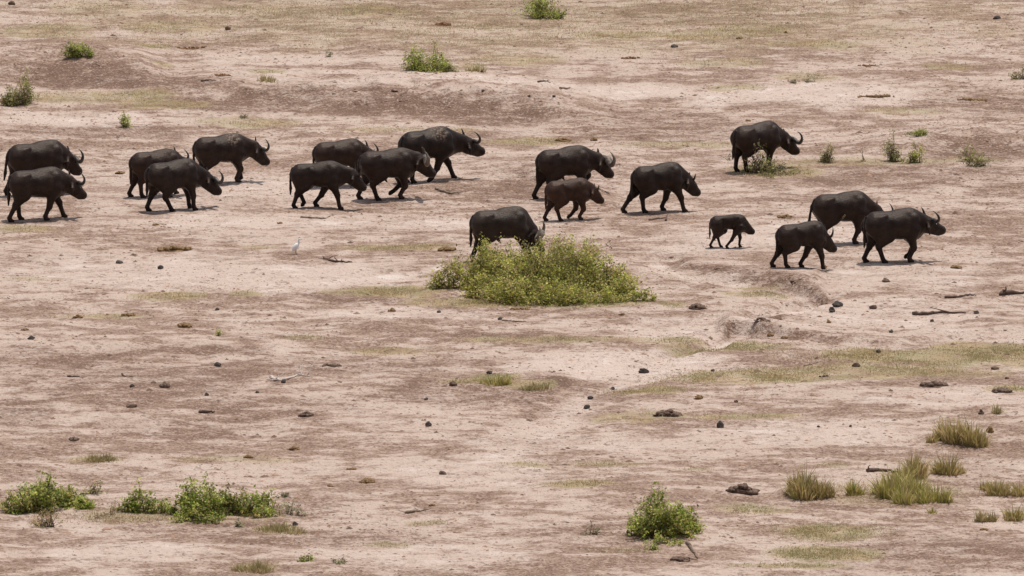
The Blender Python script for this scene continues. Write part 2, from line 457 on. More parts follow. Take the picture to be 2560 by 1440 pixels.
# ------------------------------------------------------------------ grass, clods (uncountable)
def blades(x, y, h, w, col, lean=.35):
    """one triangle per blade"""
    n = len(x)
    z = height(x, y)
    a = R.uniform(0, 2 * math.pi, n); la = R.uniform(0, 2 * math.pi, n); ll = np.abs(R.normal(0, lean, n)) * h
    V = np.zeros((n, 3, 3), np.float32)
    V[:, 0] = np.stack([x - np.cos(a) * w, y - np.sin(a) * w, z - .01], 1)
    V[:, 1] = np.stack([x + np.cos(a) * w, y + np.sin(a) * w, z - .01], 1)
    V[:, 2] = np.stack([x + np.cos(la) * ll, y + np.sin(la) * ll, z + h], 1)
    return V.reshape(-1, 3), np.arange(n * 3).reshape(n, 3), np.repeat(col, 3, 0)
YEL = np.array((.55, .42, .21)); OLI = np.array((.45, .40, .20)); GRN = np.array((.33, .37, .16)); STRAW = np.array((.62, .50, .32))
def grass_cols(hue, n):
    t = np.clip(hue + R.normal(0, .22, n), 0, 1)[:, None]
    c = np.where(t < .5, YEL + (OLI - YEL) * t * 2, OLI + (GRN - OLI) * (t - .5) * 2)
    s = (R.random(n) < .3)[:, None]
    c = np.where(s, STRAW, c)
    return c * R.uniform(.75, 1.2, (n, 1))
bx, by, bc, bh = [], [], [], []
for cx, cy, rx, ry, s, hue in GRASS:
    n = int(rx * ry * s * 1.7)
    r = np.sqrt(R.random(n)) * R.uniform(.5, 1.15, n); a = R.uniform(0, 2 * math.pi, n)
    X, Y = flat(cx + rx * r * np.cos(a), cy + ry * r * np.sin(a))
    keep = fbm(X * .9, Y * .6, 4, 133) > R.uniform(-.40, .30, n)
    X, Y = X[keep], Y[keep]; k = len(X)
    bx.append(X); by.append(Y); bc.append(grass_cols(hue, k)); bh.append(.010 + R.gamma(1.5, .013, k))
# thin scatter everywhere, thicker far off
n = 26000
X = R.uniform(-17.5, 17.5, n); Y = -44 + 108 * R.random(n) ** .62
k = fbm(X * .35, Y * .25, 3, 151) > R.uniform(-.2, .45, n)
X, Y = X[k], Y[k]
bx.append(X); by.append(Y); bc.append(grass_cols(.35, len(X))); bh.append(R.uniform(.02, .06, len(X)))
bx = np.concatenate(bx); by = np.concatenate(by); bc = np.concatenate(bc); bh = np.concatenate(bh)
V, F, C = blades(bx, by, bh, R.uniform(.006, .014, len(bx)), bc, .6)
o = link('short_grass', new_mesh('short_grass', V, F, C, False), M_GRASS)
o['kind'] = 'stuff'; tag(o, 'short dry yellow and olive grass in thin patches on bare soil', 'grass')

OCT_V = np.array([(1,0,0),(-1,0,0),(0,1,0),(0,-1,0),(0,0,1),(0,0,-.4)], float)
OCT_F = np.array([(0,2,4),(2,1,4),(1,3,4),(3,0,4),(2,0,5),(1,2,5),(3,1,5),(0,3,5)])
def lumps(x, y, s, col, sq=.6):
    n = len(x)
    z = height(x, y)
    a = R.uniform(0, 2 * math.pi, n)
    v = OCT_V[None] * R.uniform(.6, 1.3, (n, 6, 1)) * s[:, None, None]
    v[:, :, 2] *= sq
    ca, sa = np.cos(a)[:, None], np.sin(a)[:, None]
    V = np.stack([v[:, :, 0] * ca - v[:, :, 1] * sa + x[:, None], v[:, :, 0] * sa + v[:, :, 1] * ca + y[:, None], v[:, :, 2] + z[:, None]], -1)
    F = OCT_F[None] + (np.arange(n) * 6)[:, None, None]
    return V.reshape(-1, 3), F.reshape(-1, 3), np.repeat(col, 6, 0)
n = 150000
X = R.uniform(-17, 17, n); Y = R.uniform(-44, 64, n)
pxl, pyl = proj(X, Y, 0)
dm = ell_mask(DARK, pxl, pyl, .5 * fbm(X * .55, Y * .25, 3, 91)); pm = ell_mask(PALE, pxl, pyl, 0)
den = .30 + .5 * fbm(X * .3, Y * .2, 4, 171) + .55 * dm - .22 * pm
k = den > R.random(n)
X, Y = X[k], Y[k]
s = R.gamma(1.7, .012, len(X)) + .008
C = np.array((.25, .162, .118)) * R.uniform(.55, 1.7, (len(X), 1))
V, F, C = lumps(X, Y, s, C, .45)
o = link('earth_clods', new_mesh('earth_clods', V, F, C, False), M_CLOD)
o['kind'] = 'stuff'; tag(o, 'small brown crumbs of trampled earth strewn over the plain', 'clods')

# ------------------------------------------------------------------ buffalo
class SDF:
    def __init__(s, lo, hi, h):
        s.h = h; s.lo = np.array(lo, float)
        s.n = np.ceil((np.array(hi) - s.lo) / h).astype(int) + 1
        s.f = np.full(s.n, 1.0, np.float32)
        s.ax = [s.lo[i] + h * np.arange(s.n[i]) for i in range(3)]
    def box(s, lo, hi):
        a = np.clip(((np.array(lo) - s.lo) / s.h).astype(int), 0, s.n - 1)
        b = np.clip(((np.array(hi) - s.lo) / s.h).astype(int) + 2, 1, s.n)
        sl = tuple(slice(a[i], b[i]) for i in range(3))
        X = s.ax[0][sl[0]][:, None, None]; Y = s.ax[1][sl[1]][None, :, None]; Z = s.ax[2][sl[2]][None, None, :]
        return sl, X, Y, Z
    def add(s, sl, d, k):
        e = s.f[sl]
        h = np.clip(1 - np.abs(e - d) / k, 0, 1)
        s.f[sl] = np.minimum(e, d) - h * h * k * .25
    def cone(s, a, b, ra, rb, k=.06, sy=1.0):
        a = np.array(a, float); b = np.array(b, float); m = max(ra, rb) + k + 2 * s.h
        sl, X, Y, Z = s.box(np.minimum(a, b) - m, np.maximum(a, b) + m)
        d = b - a; L = max(d @ d, 1e-9)
        t = np.clip(((X - a[0]) * d[0] + (Y - a[1]) * d[1] + (Z - a[2]) * d[2]) / L, 0, 1)
        dd = np.sqrt((X - a[0] - t * d[0]) ** 2 + ((Y - a[1] - t * d[1]) / sy) ** 2 + (Z - a[2] - t * d[2]) ** 2) - (ra + (rb - ra) * t)
        s.add(sl, dd * min(1, sy), k)
    def ell(s, c, r, k=.08, pitch=0.0):
        c = np.array(c, float); r = np.array(r, float); m = max(r) + k + 2 * s.h
        sl, X, Y, Z = s.box(c - m, c + m)
        cp, sp = math.cos(pitch), math.sin(pitch)
        x = (X - c[0]) * cp + (Z - c[2]) * sp; z = -(X - c[0]) * sp + (Z - c[2]) * cp; y = Y - c[1]
        k0 = np.sqrt((x / r[0]) ** 2 + (y / r[1]) ** 2 + (z / r[2]) ** 2)
        k1 = np.sqrt((x / r[0] ** 2) ** 2 + (y / r[1] ** 2) ** 2 + (z / r[2] ** 2) ** 2) + 1e-9
        s.add(sl, k0 * (k0 - 1) / k1, k)
    def cut(s, c, r, k=.08, pitch=0.0):
        c = np.array(c, float); r = np.array(r, float); m = max(r) + k + 2 * s.h
        sl, X, Y, Z = s.box(c - m, c + m)
        cp, sp = math.cos(pitch), math.sin(pitch)
        x = (X - c[0]) * cp + (Z - c[2]) * sp; z = -(X - c[0]) * sp + (Z - c[2]) * cp; y = Y - c[1]
        d = (np.sqrt((x / r[0]) ** 2 + (y / r[1]) ** 2 + (z / r[2]) ** 2) - 1) * min(r)
        e = -s.f[sl]
        h = np.clip(1 - np.abs(e - d) / k, 0, 1)
        s.f[sl] = -(np.minimum(e, d) - h * h * k * .25)
    def mesh(s):
        f = s.f; n = f.shape
        ins = f < 0
        c = np.zeros((n[0]-1, n[1]-1, n[2]-1), int)
        for i in (0, 1):
            for j in (0, 1):
                for k in (0, 1):
                    c += ins[i:n[0]-1+i, j:n[1]-1+j, k:n[2]-1+k]
        act = (c > 0) & (c < 8)
        vid = np.full(act.shape, -1); vid[act] = np.arange(act.sum())
        I, J, K = np.nonzero(act)
        acc = np.zeros((len(I), 3)); cnt = np.zeros(len(I))
        cor = [(0,0,0),(1,0,0),(0,1,0),(1,1,0),(0,0,1),(1,0,1),(0,1,1),(1,1,1)]
        for p in range(8):
            for q in range(p + 1, 8):
                A, B = np.array(cor[p]), np.array(cor[q])
                if np.abs(A - B).sum() != 1: continue
                fa = f[I + A[0], J + A[1], K + A[2]]; fb = f[I + B[0], J + B[1], K + B[2]]
                cr = (fa < 0) != (fb < 0)
                t = np.where(cr, fa / (fa - fb + 1e-12), 0)
                acc += np.where(cr[:, None], A + (B - A) * t[:, None], 0); cnt += cr
        V = s.lo + (np.stack([I, J, K], 1) + acc / cnt[:, None]) * s.h
        Q = []
        for ax in range(3):
            sl0 = [slice(1, n[i] - 1) for i in range(3)]; sl1 = list(sl0)
            sl0[ax] = slice(0, n[ax] - 1); sl1[ax] = slice(1, n[ax])
            a, b_ = ins[tuple(sl0)], ins[tuple(sl1)]
            e = np.argwhere(a != b_)
            off = np.array([1, 1, 1]); off[ax] = 0
            e = e + off
            fw = a[tuple((e - off).T)]
            u, v = (ax + 1) % 3, (ax + 2) % 3
            du = np.zeros(3, int); du[u] = 1; dv = np.zeros(3, int); dv[v] = 1
            g4 = [vid[tuple((e - du - dv).T)], vid[tuple((e - dv).T)], vid[tuple(e.T)], vid[tuple((e - du).T)]]
            q = np.stack(g4, 1)
            q[~fw] = q[~fw][:, ::-1]
            Q.append(q)
        return V, np.concatenate(Q)

def crom(pts, n):
    p = np.array(pts, float)
    p = np.vstack([2 * p[0] - p[1], p, 2 * p[-1] - p[-2]])
    out = []
    m = len(p) - 3
    for i in range(m):
        for t in np.linspace(0, 1, n, endpoint=(i == m - 1)):
            a, b_, c, d = p[i:i+4]
            out.append(.5 * ((2*b_) + (-a+c)*t + (2*a-5*b_+4*c-d)*t*t + (-a+3*b_-3*c+d)*t**3))
    return np.array(out)
def tube(path, rad, sides=8):
    path = np.asarray(path, float); n = len(path); V = []
    rad = np.interp(np.linspace(0, 1, n), np.linspace(0, 1, len(rad)), np.asarray(rad, float))
    T = np.gradient(path, axis=0); T /= np.linalg.norm(T, axis=1)[:, None] + 1e-9
    ref = np.array((.3, .2, 1.0)) if abs(T[0][2]) < .8 else np.array((1.0, .2, .1))
    u = np.cross(T[0], ref); u /= np.linalg.norm(u)
    for i in range(n):
        u = u - T[i] * (u @ T[i]); u /= np.linalg.norm(u) + 1e-9
        w = np.cross(T[i], u)
        for j in range(sides):
            a = 2 * math.pi * j / sides
            V.append(path[i] + rad[i] * (math.cos(a) * u + math.sin(a) * w))
    V.append(path[0]); V.append(path[-1])
    F = []
    for i in range(n - 1):
        for j in range(sides):
            j2 = (j + 1) % sides
            F.append((i*sides+j, i*sides+j2, (i+1)*sides+j2)); F.append((i*sides+j, (i+1)*sides+j2, (i+1)*sides+j))
    for j in range(sides):
        j2 = (j + 1) % sides
        F.append((n*sides, j2, j)); F.append((n*sides+1, (n-1)*sides+j, (n-1)*sides+j2))
    return np.array(V), np.array(F)
def join(parts):
    Vs, Fs, o = [], [], 0
    for V, F in parts:
        Vs.append(V); Fs.append(np.asarray(F) + o); o += len(V)
    return np.concatenate(Vs), np.concatenate(Fs)

HORNS = {
 'cow':  ([(.03,.06,.0),(.02,.18,.01),(.03,.30,-.01),(.05,.38,.05),(.05,.40,.14),(.02,.36,.23),(-.02,.31,.29)], [.052,.049,.043,.036,.028,.018,.005]),
 'wide': ([(.03,.05,.0),(.03,.17,-.01),(.04,.28,-.06),(.07,.37,-.07),(.10,.41,.01),(.10,.40,.11),(.06,.36,.19),(.01,.33,.23)], [.062,.062,.056,.048,.040,.030,.019,.005]),
 'bull': ([(.04,.03,.03),(.05,.14,.035),(.04,.28,-.03),(.04,.40,-.06),(.05,.49,.02),(.05,.50,.13),(.01,.44,.23),(-.03,.39,.27)], [.095,.100,.085,.066,.054,.040,.024,.006]),
 'sub':  ([(.03,.08,.0),(.03,.17,.03),(.03,.24,.12),(.03,.25,.24),(.02,.23,.31)], [.042,.040,.030,.018,.005]),
 'nub':  ([(.03,.08,.0),(.03,.13,.04),(.03,.16,.12),(.03,.165,.18)], [.032,.030,.020,.005]),
}
def ik(a, b_, l1, l2, sgn):
    a = np.array(a); b_ = np.array(b_); d = b_ - a; L = np.linalg.norm(d)
    if L > (l1 + l2) * .995:
        f = L / ((l1 + l2) * .995); l1 *= f; l2 *= f
    t = (l1*l1 - l2*l2 + L*L) / (2*L); h = math.sqrt(max(l1*l1 - t*t, 0))
    e = d / L; nrm = np.array((e[1], -e[0])) if sgn < 0 else np.array((-e[1], e[0]))
    return a + e * t + nrm * h

def buffalo(label, rump, gy, size, yaw, feet, poll, pitch, hyaw, horn, hmat, hump=1.0, fat=1.0, tail=0.0, calf=False, boss=False, bull=False, tailout=0.0, slim=.96):
    """feet: photo x of (near hind, far hind, near fore, far fore), each x or (x, lift in px); rump: photo x of the rump"""
    yaw = math.radians(yaw); cyw, syw = math.cos(yaw), math.sin(yaw)
    s = ppm(rump, gy)
    ox, oy = ground(rump + .83 * size * cyw * s, gy)
    oz = float(height(ox, oy, False))
    def to_lx(pxx, ly):        # photo x of a point at local y = ly  ->  local x
        wx = (pxx - 1280) / s
        lx = ((wx - ox) / size + ly * syw) / cyw
        for _ in range(2):     # correct for depth
            X, Y = ox + size * (lx*cyw - ly*syw), oy + size * (lx*syw + ly*cyw)
            p_, _q = proj(X, Y, oz)
            lx += (pxx - p_) / (s * size * cyw)
        return lx
    g = SDF((-1.35, -.62, -.06), (1.75, .62, 1.72), .0205 if not calf else .019)
    C, E = g.cone, g.ell
    lf = 1.0
    # trunk: deep chest narrowing to the flank, broad quarters, crest of the withers
    wf = fat
    sl = lambda z, r: z + r * (1 - slim)
    E((.22, 0, sl(1.00, .40)), (.57, .345*wf, .40*slim), .10)
    E((-.06, 0, sl(1.01, .37)), (.57, .38*wf, .37*slim), .12)
    E((-.45, 0, sl(1.09, .30)), (.37, .31*wf, .30*slim), .12)
    E((-.61, 0, 1.04), (.235, .28*wf, .31), .10)
    C((-.58, 0, 1.26), (.25, 0, 1.26), .12, .13, .12, 1.0)
    C((.16, 0, 1.23), (.46, 0, 1.24), .14 + .075*hump, .13 + .065*hump, .16, .62)
    for sd in (-1, 1):
        C((-.33, sd*.225*wf, 1.295), (-.46, sd*.235*wf, 1.255), .055, .075, .06)
        C((-.74, sd*.10*wf, 1.20), (-.77, sd*.12*wf, 1.12), .065, .07, .06)
        E((.44, sd*.205*wf, .99), (.19, .15, .37), .05, -.22)
        C((.36, sd*.13, 1.32), (.58, sd*.26*wf, .88), .075, .135, .05)
        g.cut((-.27, sd*.525*wf, 1.09), (.17, .15, .17), .12)
        g.cut((.17, sd*.50*wf, .95), (.07, .15, .26), .10, -.15)
        g.cut((.70, sd*.33*wf, 1.0), (.06, .12, .26), .10, -.3)
    E((.53, 0, sl(.84, .25)), (.25, .24, .25*slim), .12)
    if bull:
        C((-.12, 0, .63), (-.03, 0, .51), .05, .022, .10)
        E((-.52, 0, .66), (.07, .09, .12), .05)
    else:
        E((-.42, 0, .70 + (1 - slim) * .5), (.12, .11, .09), .10)
    # neck and head
    plx = to_lx(poll[0], 0)
    X, Y = ox + size * plx * cyw, oy + size * plx * syw
    _, gyp = proj(X, Y, oz)
    pz = (gyp - poll[1]) / (s * CD) / size
    hp = math.radians(pitch); hy = math.radians(hyaw)
    hs = 1.13 if not calf else 1.26
    fw = np.array((math.cos(hp)*math.cos(hy), math.cos(hp)*math.sin(hy), -math.sin(hp)))
    lt = np.array((-math.sin(hy), math.cos(hy), 0.0))
    up = np.cross(fw, lt)
    pol = np.array((plx, 0, pz))
    H = lambda u, v, w: pol + hs * (u*fw + v*lt + w*up)
    C((.45, 0, 1.10), H(-.02, 0, -.13), .335, .158*hs, .12, .64)
    C((.40, 0, 1.27), H(-.06, 0, -.07), .14, .11*hs, .12, .75)
    C((.57, 0, .90), H(.02, 0, -.20), .22, .09*hs, .12, .64)
    C(H(.06, 0, -.12), H(.30, 0, -.12), .165*hs, .140*hs, .05)
    C(H(.12, 0, -.035), H(.25, 0, -.06), .100*hs, .092*hs, .05)
    C(H(.28, 0, -.118), H(.49, 0, -.122), .134*hs, .112*hs, .05, .92)
    E(H(.525, 0, -.118), (.098*hs, .118*hs, .104*hs), .03)
    C(H(.12, 0, -.22), H(.45, 0, -.205), .125*hs, .082*hs, .05, .75)
    for sd in (-1, 1):
        C(H(.03, sd*.14, -.12), H(.06, sd*.22, -.22), .042*hs, .050*hs, .03)
        C(H(.06, sd*.22, -.22), H(.12, sd*.26, -.34), .050*hs, .022*hs, .02)
    # tail with a tuft
    t0 = np.array((-.79, 0, 1.26)); sw = tail
    pts = [t0, (-.855 - tailout*.3, sw*.2, 1.08), (-.865 - tailout*.6, sw*.6, .86), (-.855 - tailout, sw*.9, .64), (-.865 - tailout*1.3, sw, .44)]
    rd = [.05, .040, .034, .046, .024]
    for i in range(4):
        C(pts[i], pts[i+1], rd[i], rd[i+1], .025)
    # legs
    for i, (nm, sd) in enumerate((('h', -1), ('h', 1), ('f', -1), ('f', 1))):
        v = feet[i]; fx, lift = v if isinstance(v, tuple) else (v, 0)
        ly = sd * (.165 if nm == 'h' else .175) * (.5 + .5*wf)
        lx = to_lx(fx, ly)
        lz = lift / (s * CD) / size
        wx, wy = ox + size*(lx*cyw - ly*syw), oy + size*(lx*syw + ly*cyw)
        gz = (float(height(wx, wy)) - oz) / size - .008 + lz
        foot = np.array((lx, gz))
        th = 1.0 if not calf else .84
        if nm == 'f':
            e = np.array((.41 + .25*(lx-.42), .71))
            fet = foot + (np.array((-.035, .125)) if not lift else np.array((.075, .085)))
            kn = ik(e, fet, .315, .30, 1)
            C((.46, ly*1.1, .90), (e[0], ly*1.10, e[1]), .18, .15, .08)
            C((e[0], ly*1.10, e[1]), (kn[0], ly*1.03, kn[1]), .140*th, .086*th, .05)
            C((kn[0]+.008, ly*1.03, kn[1]+.02), (kn[0]+.008, ly*1.03, kn[1]-.03), .086*th, .078*th, .03)
            C((kn[0], ly*1.03, kn[1]), (fet[0], ly, fet[1]), .074*th, .060*th, .03)
        else:
            st = np.array((-.36 + .42*(lx+.62), .76))
            fet = foot + (np.array((-.045, .125)) if not lift else np.array((.045, .105)))
            hk = ik(st, fet, .385, .365, -1)
            C((-.54, ly*1.0, 1.04), (st[0], ly*1.2, st[1]), .26, .195, .10, .8)
            C((-.66, ly*.95, 1.0), (hk[0]*.55+st[0]*.45-.03, ly*1.05, hk[1]*.55+st[1]*.45), .19, .125, .08, .85)
            C((st[0], ly*1.18, st[1]), (hk[0], ly*1.03, hk[1]), .175*th, .088*th, .06)
            C((hk[0]-.012, ly*1.03, hk[1]+.02), (hk[0], ly*1.03, hk[1]-.05), .082*th, .074*th, .03)
            C((hk[0], ly*1.03, hk[1]), (fet[0], ly, fet[1]), .074*th, .060*th, .03)
        if not lift:
            C((fet[0], ly, fet[1]), (foot[0]+.005, ly, foot[1]+.05), .064*th, .064*th, .02)
            C((foot[0]-.005, ly, foot[1]+.035), (foot[0]+.055, ly, foot[1]+.03), .068*th, .056*th, .02, 1.1)
        else:
            C((fet[0], ly, fet[1]), (foot[0], ly, foot[1]+.04), .056*th, .060*th, .02)
            C((foot[0], ly, foot[1]+.04), (foot[0]-.03, ly, foot[1]+.012), .062*th, .050*th, .02)
    V, Q = g.mesh()
    # light smoothing
    root = empty('buffalo', (ox, oy, oz), yaw, size)
    tag(root, label, 'buffalo', 'buffalo herd crossing the dry plain')
    m = new_mesh('buffalo_body', V, Q)
    link('body', m, hmat, root)
    if horn:
        pts, rr = HORNS[horn]
        da = hp - math.radians(42)
        ca, sa = math.cos(da), math.sin(da)
        for sd in (1, -1):
            q = []
            for (a, l, z) in pts:
                a2, z2 = a*ca + z*sa, -a*sa + z*ca
                f0 = np.array((math.cos(hy), math.sin(hy), 0))
                q.append(pol + hs * (a2*f0 + sd*l*lt + z2*np.array((0, 0, 1)) + .13*fw + .0*up))
            path = crom(q, 5)
            rad = np.interp(np.linspace(0, 1, len(path)), np.linspace(0, 1, len(rr)), rr) * hs
            Vh, Fh = tube(path, rad, 10)
            link('horn', new_mesh('horn', Vh, Fh), M_BOSS if boss else M_HORN, root)
    for sd in (1, -1):
        c = H(.26, sd*.128, -.055)
        th_, ph_ = np.meshgrid(np.linspace(0, math.pi, 5), np.linspace(0, 2*math.pi, 7)[:-1], indexing='ij')
        Ve = np.stack([np.sin(th_)*np.cos(ph_), np.sin(th_)*np.sin(ph_), np.cos(th_)], -1).reshape(-1, 3) * .026 + c
        Fe = []
        for i in range(4):
            for j in range(6):
                Fe.append((i*6+j, (i+1)*6+j, (i+1)*6+(j+1) % 6, i*6+(j+1) % 6))
        link('eye', new_mesh('eye', Ve, Fe), M_EYE, root)
    return root

B = buffalo
B('dusty black buffalo with a big curled horn, farther one at the left edge', 24, 487, 1.04, 20, (46, 18, 122, 146), (171, 383), 47, 8, 'wide', H_GREY, 1.0, 1.0, tailout=.08)
B('dark buffalo with thin upright horns, nearest one at the left edge', 26, 549, .99, 18, (27, 52, 116, 160), (180, 448), 41, 12, 'cow', H_GREY, .6, tail=.02)
B('brown buffalo half hidden, only horns and hindquarters showing behind another', 330, 491, .92, 22, (357, 326, 424, 440), (443, 389), 35, 6, 'cow', H_BROWN, .5)
B('heavy black buffalo with curled horn walking before a brown one', 371, 527, .97, 27, (430, 371, 487, 475), (521, 437), 45, 3, 'wide', H_BLACK, .8, bull=True)
B('buffalo with pale dried mud on its back, third of the left group', 488, 459, .96, 18, (518, 506, 594, (597, 2)), (643, 363), 47, 9, 'cow', H_MUD1, .6)
B('young dark buffalo with short horn, head low beside a tan-horned bull', 729, 518, .90, 6, (737, (757, 5), 851, 790), (884, 430), 45, 14, 'sub', H_BLACK, .6, fat=.9, tail=.01, slim=.91)
B('brown buffalo whose head is hidden behind the tan-horned bull', 787, 466, .92, 18, (816, 800, 882, 893), (919, 373), 33, 4, 'cow', H_BROWN, .5)
B('bull with pale tan bossed horns walking in the middle group', 900, 496, .99, 14, (945, 899, 1003, (977, 10)), (1051, 391), 43, -8, 'bull', H_GREY, .6, boss=True, bull=True)
B('large black buffalo with flaking mud on its back and raised muzzle', 1006, 454, 1.04, 30, (1034, 1016, (1074, 3), 1134), (1167, 347), 27, 0, 'cow', H_MUD2, .9)
B('shaggy humped bull with heavy horns behind the reddish calf', 1345, 492, .98, 18, (1384, 1338, 1452, 1462), (1502, 393), 47, 6, 'bull', H_GREY, 1.3, boss=True, bull=True)
B('reddish brown half-grown calf with tiny horns in front of a shaggy bull', 1366, 548, .80, 16, (1402, 1364, 1451, (1422, 3)), (1482, 467), 45, 8, 'nub', H_RED, .5, fat=.85, tail=-.02, slim=.90)
B('grey bull with broad horn boss feeding behind the large green bush', 1180, 654, 1.0, 14, (1204, 1184, 1318, 1330), (1339, 575), 63, -20, 'bull', H_BULL, 1.1, fat=1.05, boss=True, bull=True)
B('dark hornless-looking young buffalo striding between the reddish calf and far-right group', 1583, 529, .94, 20, (1612, 1560, 1711, 1657), (1720, 440), 47, 6, 'nub', H_BLACK, .9, fat=.92, slim=.93)
B('buffalo with a long crescent horn standing over thin shrubs, most distant of the right half', 1836, 426, .96, 34, (1868, 1842, 1918, 1925), (1967, 339), 43, 0, 'wide', H_GREY, .9, tailout=.03)
B('smallest calf, dark and woolly, walking alone', 1776, 620, .63, 6, (1778, 1802, 1818, 1850), (1858, 549), 41, 4, None, H_CALF, .4, fat=.64, calf=True, slim=.74)
B('slim dark brown young buffalo with straight upright horns, nearest of the right group', 1944, 670, .86, 20, (1968, 1932, 2060, 2003), (2061, 584), 45, 6, 'sub', H_CALF, .5, fat=.86, slim=.88)
B('big buffalo with a small bird on its flank, head hidden', 2033, 609, .98, 12, (2068, 2056, 2138, 2170), (2198, 524), 51, 16, 'cow', H_GREY, .7, tailout=.1)
B('black buffalo with raised head leading the herd on the right', 2163, 655, 1.0, 13, (2211, 2164, 2276, (2266, 8)), (2315, 545), 25, 11, 'cow', H_BLACK, .6)

# ------------------------------------------------------------------ shrubs
GREENS = {
 'lime':  np.array([(.48, .49, .088), (.38, .41, .07), (.22, .265, .045), (.58, .54, .165), (.46, .40, .165)]),
 'green': np.array([(.38, .45, .08), (.30, .37, .065), (.47, .51, .11), (.21, .28, .052), (.54, .50, .17)]),
 'dull':  np.array([(.33, .34, .11), (.26, .28, .09), (.40, .37, .15), (.20, .22, .07), (.45, .37, .18)]),
 'dry':   np.array([(.38, .30, .13), (.45, .35, .16), (.28, .25, .10), (.52, .40, .20), (.26, .25, .09)]),
 'grey':  np.array([(.30, .30, .17), (.24, .25, .13), (.37, .35, .20), (.20, .22, .10), (.33, .30, .18)]),
}
def leaves(P, size, pal, up=.45):
    n = len(P)
    nr = R.normal(0, 1, (n, 3)); nr[:, 2] = np.abs(nr[:, 2]) + up; nr /= np.linalg.norm(nr, axis=1)[:, None]
    u = np.cross(nr, R.normal(0, 1, (n, 3))); u /= np.linalg.norm(u, axis=1)[:, None] + 1e-9
    w = np.cross(nr, u)
    L = (size * R.uniform(.6, 1.35, n))[:, None]; W = L * R.uniform(.38, .6, (n, 1))
    V = np.stack([P - u*L, P + w*W - nr*L*.12, P + u*L, P - w*W - nr*L*.12], 1).reshape(-1, 3)
    F = np.arange(n * 4).reshape(n, 4)
    C = pal[R.integers(0, len(pal), n)] * R.uniform(.75, 1.25, (n, 1))
    return V, F, np.repeat(C, 4, 0)
def shrub(name, label, cat, lobes, pal, dens=1.0, leaf=.034, group=None, twig=1.0, spread=1.0, depth=.7, dryfrac=.06):
    """lobes: (photo x, photo y of the foot, width px, height px) domes that make up the shrub"""
    x0, y0 = ground(lobes[0][0], lobes[0][1])
    z0 = float(height(x0, y0))
    root = empty(name, (x0, y0, z0))
    tag(root, label, cat, group)
    Ps, tips, dr = [], [], []
    for (lx, ly, w, h) in lobes:
        s = ppm(lx, ly)
        cx, cy = ground(lx, ly)
        rx, rz = w / s / 2, h / s * 1.1
        ry = rx * depth
        cy += ry * .35
        cz = float(height(cx, cy)) - z0
        n = max(6, int(w * h * .0085 * dens))
        a = R.uniform(0, 2*math.pi, n); e = np.arcsin(R.uniform(.0, 1, n))
        r = R.beta(4, 1.6, n) * R.uniform(.88, 1.14, n)
        d = np.stack([np.cos(a)*np.cos(e), np.sin(a)*np.cos(e), np.sin(e)], 1)
        lum = 1 + .22 * np.sin(a*3 + lx) * np.cos(e*2.5)
        T = d * (r * lum)[:, None] * (rx, ry, rz) + (cx - x0, cy - y0, cz)
        base = np.stack([cx - x0 + R.normal(0, rx*.18, n), cy - y0 + R.normal(0, ry*.18, n), np.full(n, cz)], 1)
        m = max(5, int(24 * min(1, dens*1.2)))
        t = R.random((n, m, 1)) ** 1.4 * .45
        path = T[:, None] + (base[:, None] - T[:, None]) * t
        path[:, :, 2] += (t[:, :, 0] * (1 - t[:, :, 0])) * .25 * rz
        sp = .055 * spread * min(1.0, .45 + rz)
        L = path + R.normal(0, 1, (n, m, 3)) * sp
        L[:, :, 2] = np.maximum(L[:, :, 2], cz + .01)
        Ps.append(L.reshape(-1, 3)); dr.append(np.repeat(R.choice([.4, .7, 1.0, 1.15, 1.35], n, p=[.17, .2, .28, .2, .15])[:, None] * np.where(R.random((n, 1)) < .12, (1.15, .9, 1.3), (1, 1, 1)), m, 0))
        kt = R.random(n) < .5 * twig
        for b_, t_ in zip(base[kt], T[kt]):
            tips.append((b_, t_))
    P = np.concatenate(Ps)
    V, F, C = leaves(P, leaf, pal)
    C = C * np.repeat(np.concatenate(dr), 4, 0)
    dry = np.repeat(R.random(len(P)) < dryfrac, 4)
    C[dry] = np.array((.42, .31, .17)) * R.uniform(.8, 1.2, (dry.sum(), 1))
    link('foliage', new_mesh('foliage', V, F, C, False), M_LEAF, root)['kind'] = 'stuff'
    if tips:
        parts = []
        for b_, t_ in tips[:260]:
            m = (b_ + t_) / 2 + R.normal(0, .05, 3); m[2] += .12 * (t_[2] - b_[2])
            e_ = t_ + (t_ - m) * R.uniform(.02, .16)
            parts.append(tube(crom([b_ - (0, 0, .03), m, e_], 3), np.linspace(.011, .004, 5), 3))
        Vt, Ft = join(parts)
        link('stems', new_mesh('stems', Vt, Ft), M_STEM, root)['kind'] = 'stuff'
    return root

shrub('bush', 'large sprawling yellow-green bush in the centre of the plain', 'bush',
      [(1350, 738, 320, 132), (1300, 700, 260, 88), (1420, 700, 200, 96), (1350, 762, 420, 70), (1230, 715, 170, 104), (1215, 700, 50, 112), (1225, 690, 110, 80), (1150, 722, 170, 78), (1445, 722, 200, 126), (1390, 708, 90, 106), (1515, 732, 180, 96),
       (1560, 742, 120, 56), (1605, 752, 90, 34), (1090, 722, 70, 40), (1290, 756, 200, 60), (1410, 762, 180, 52), (1200, 744, 130, 60), (1520, 758, 150, 36), (1470, 700, 60, 96)],
      GREENS['lime'], 1.0, .036, depth=.55, dryfrac=.12)
shrub('bush', 'round green bush cut by the top edge of the picture', 'bush', [(1355, 47, 138, 58), (1350, 42, 84, 66), (1398, 48, 54, 32)], GREENS['green'], 1.1, .032)
shrub('bush', 'domed green bush in the upper middle beyond the pale track', 'bush', [(1065, 179, 150, 50), (1040, 176, 70, 66), (1092, 177, 66, 60), (1112, 180, 56, 34)], GREENS['green'], 1.1, .032)
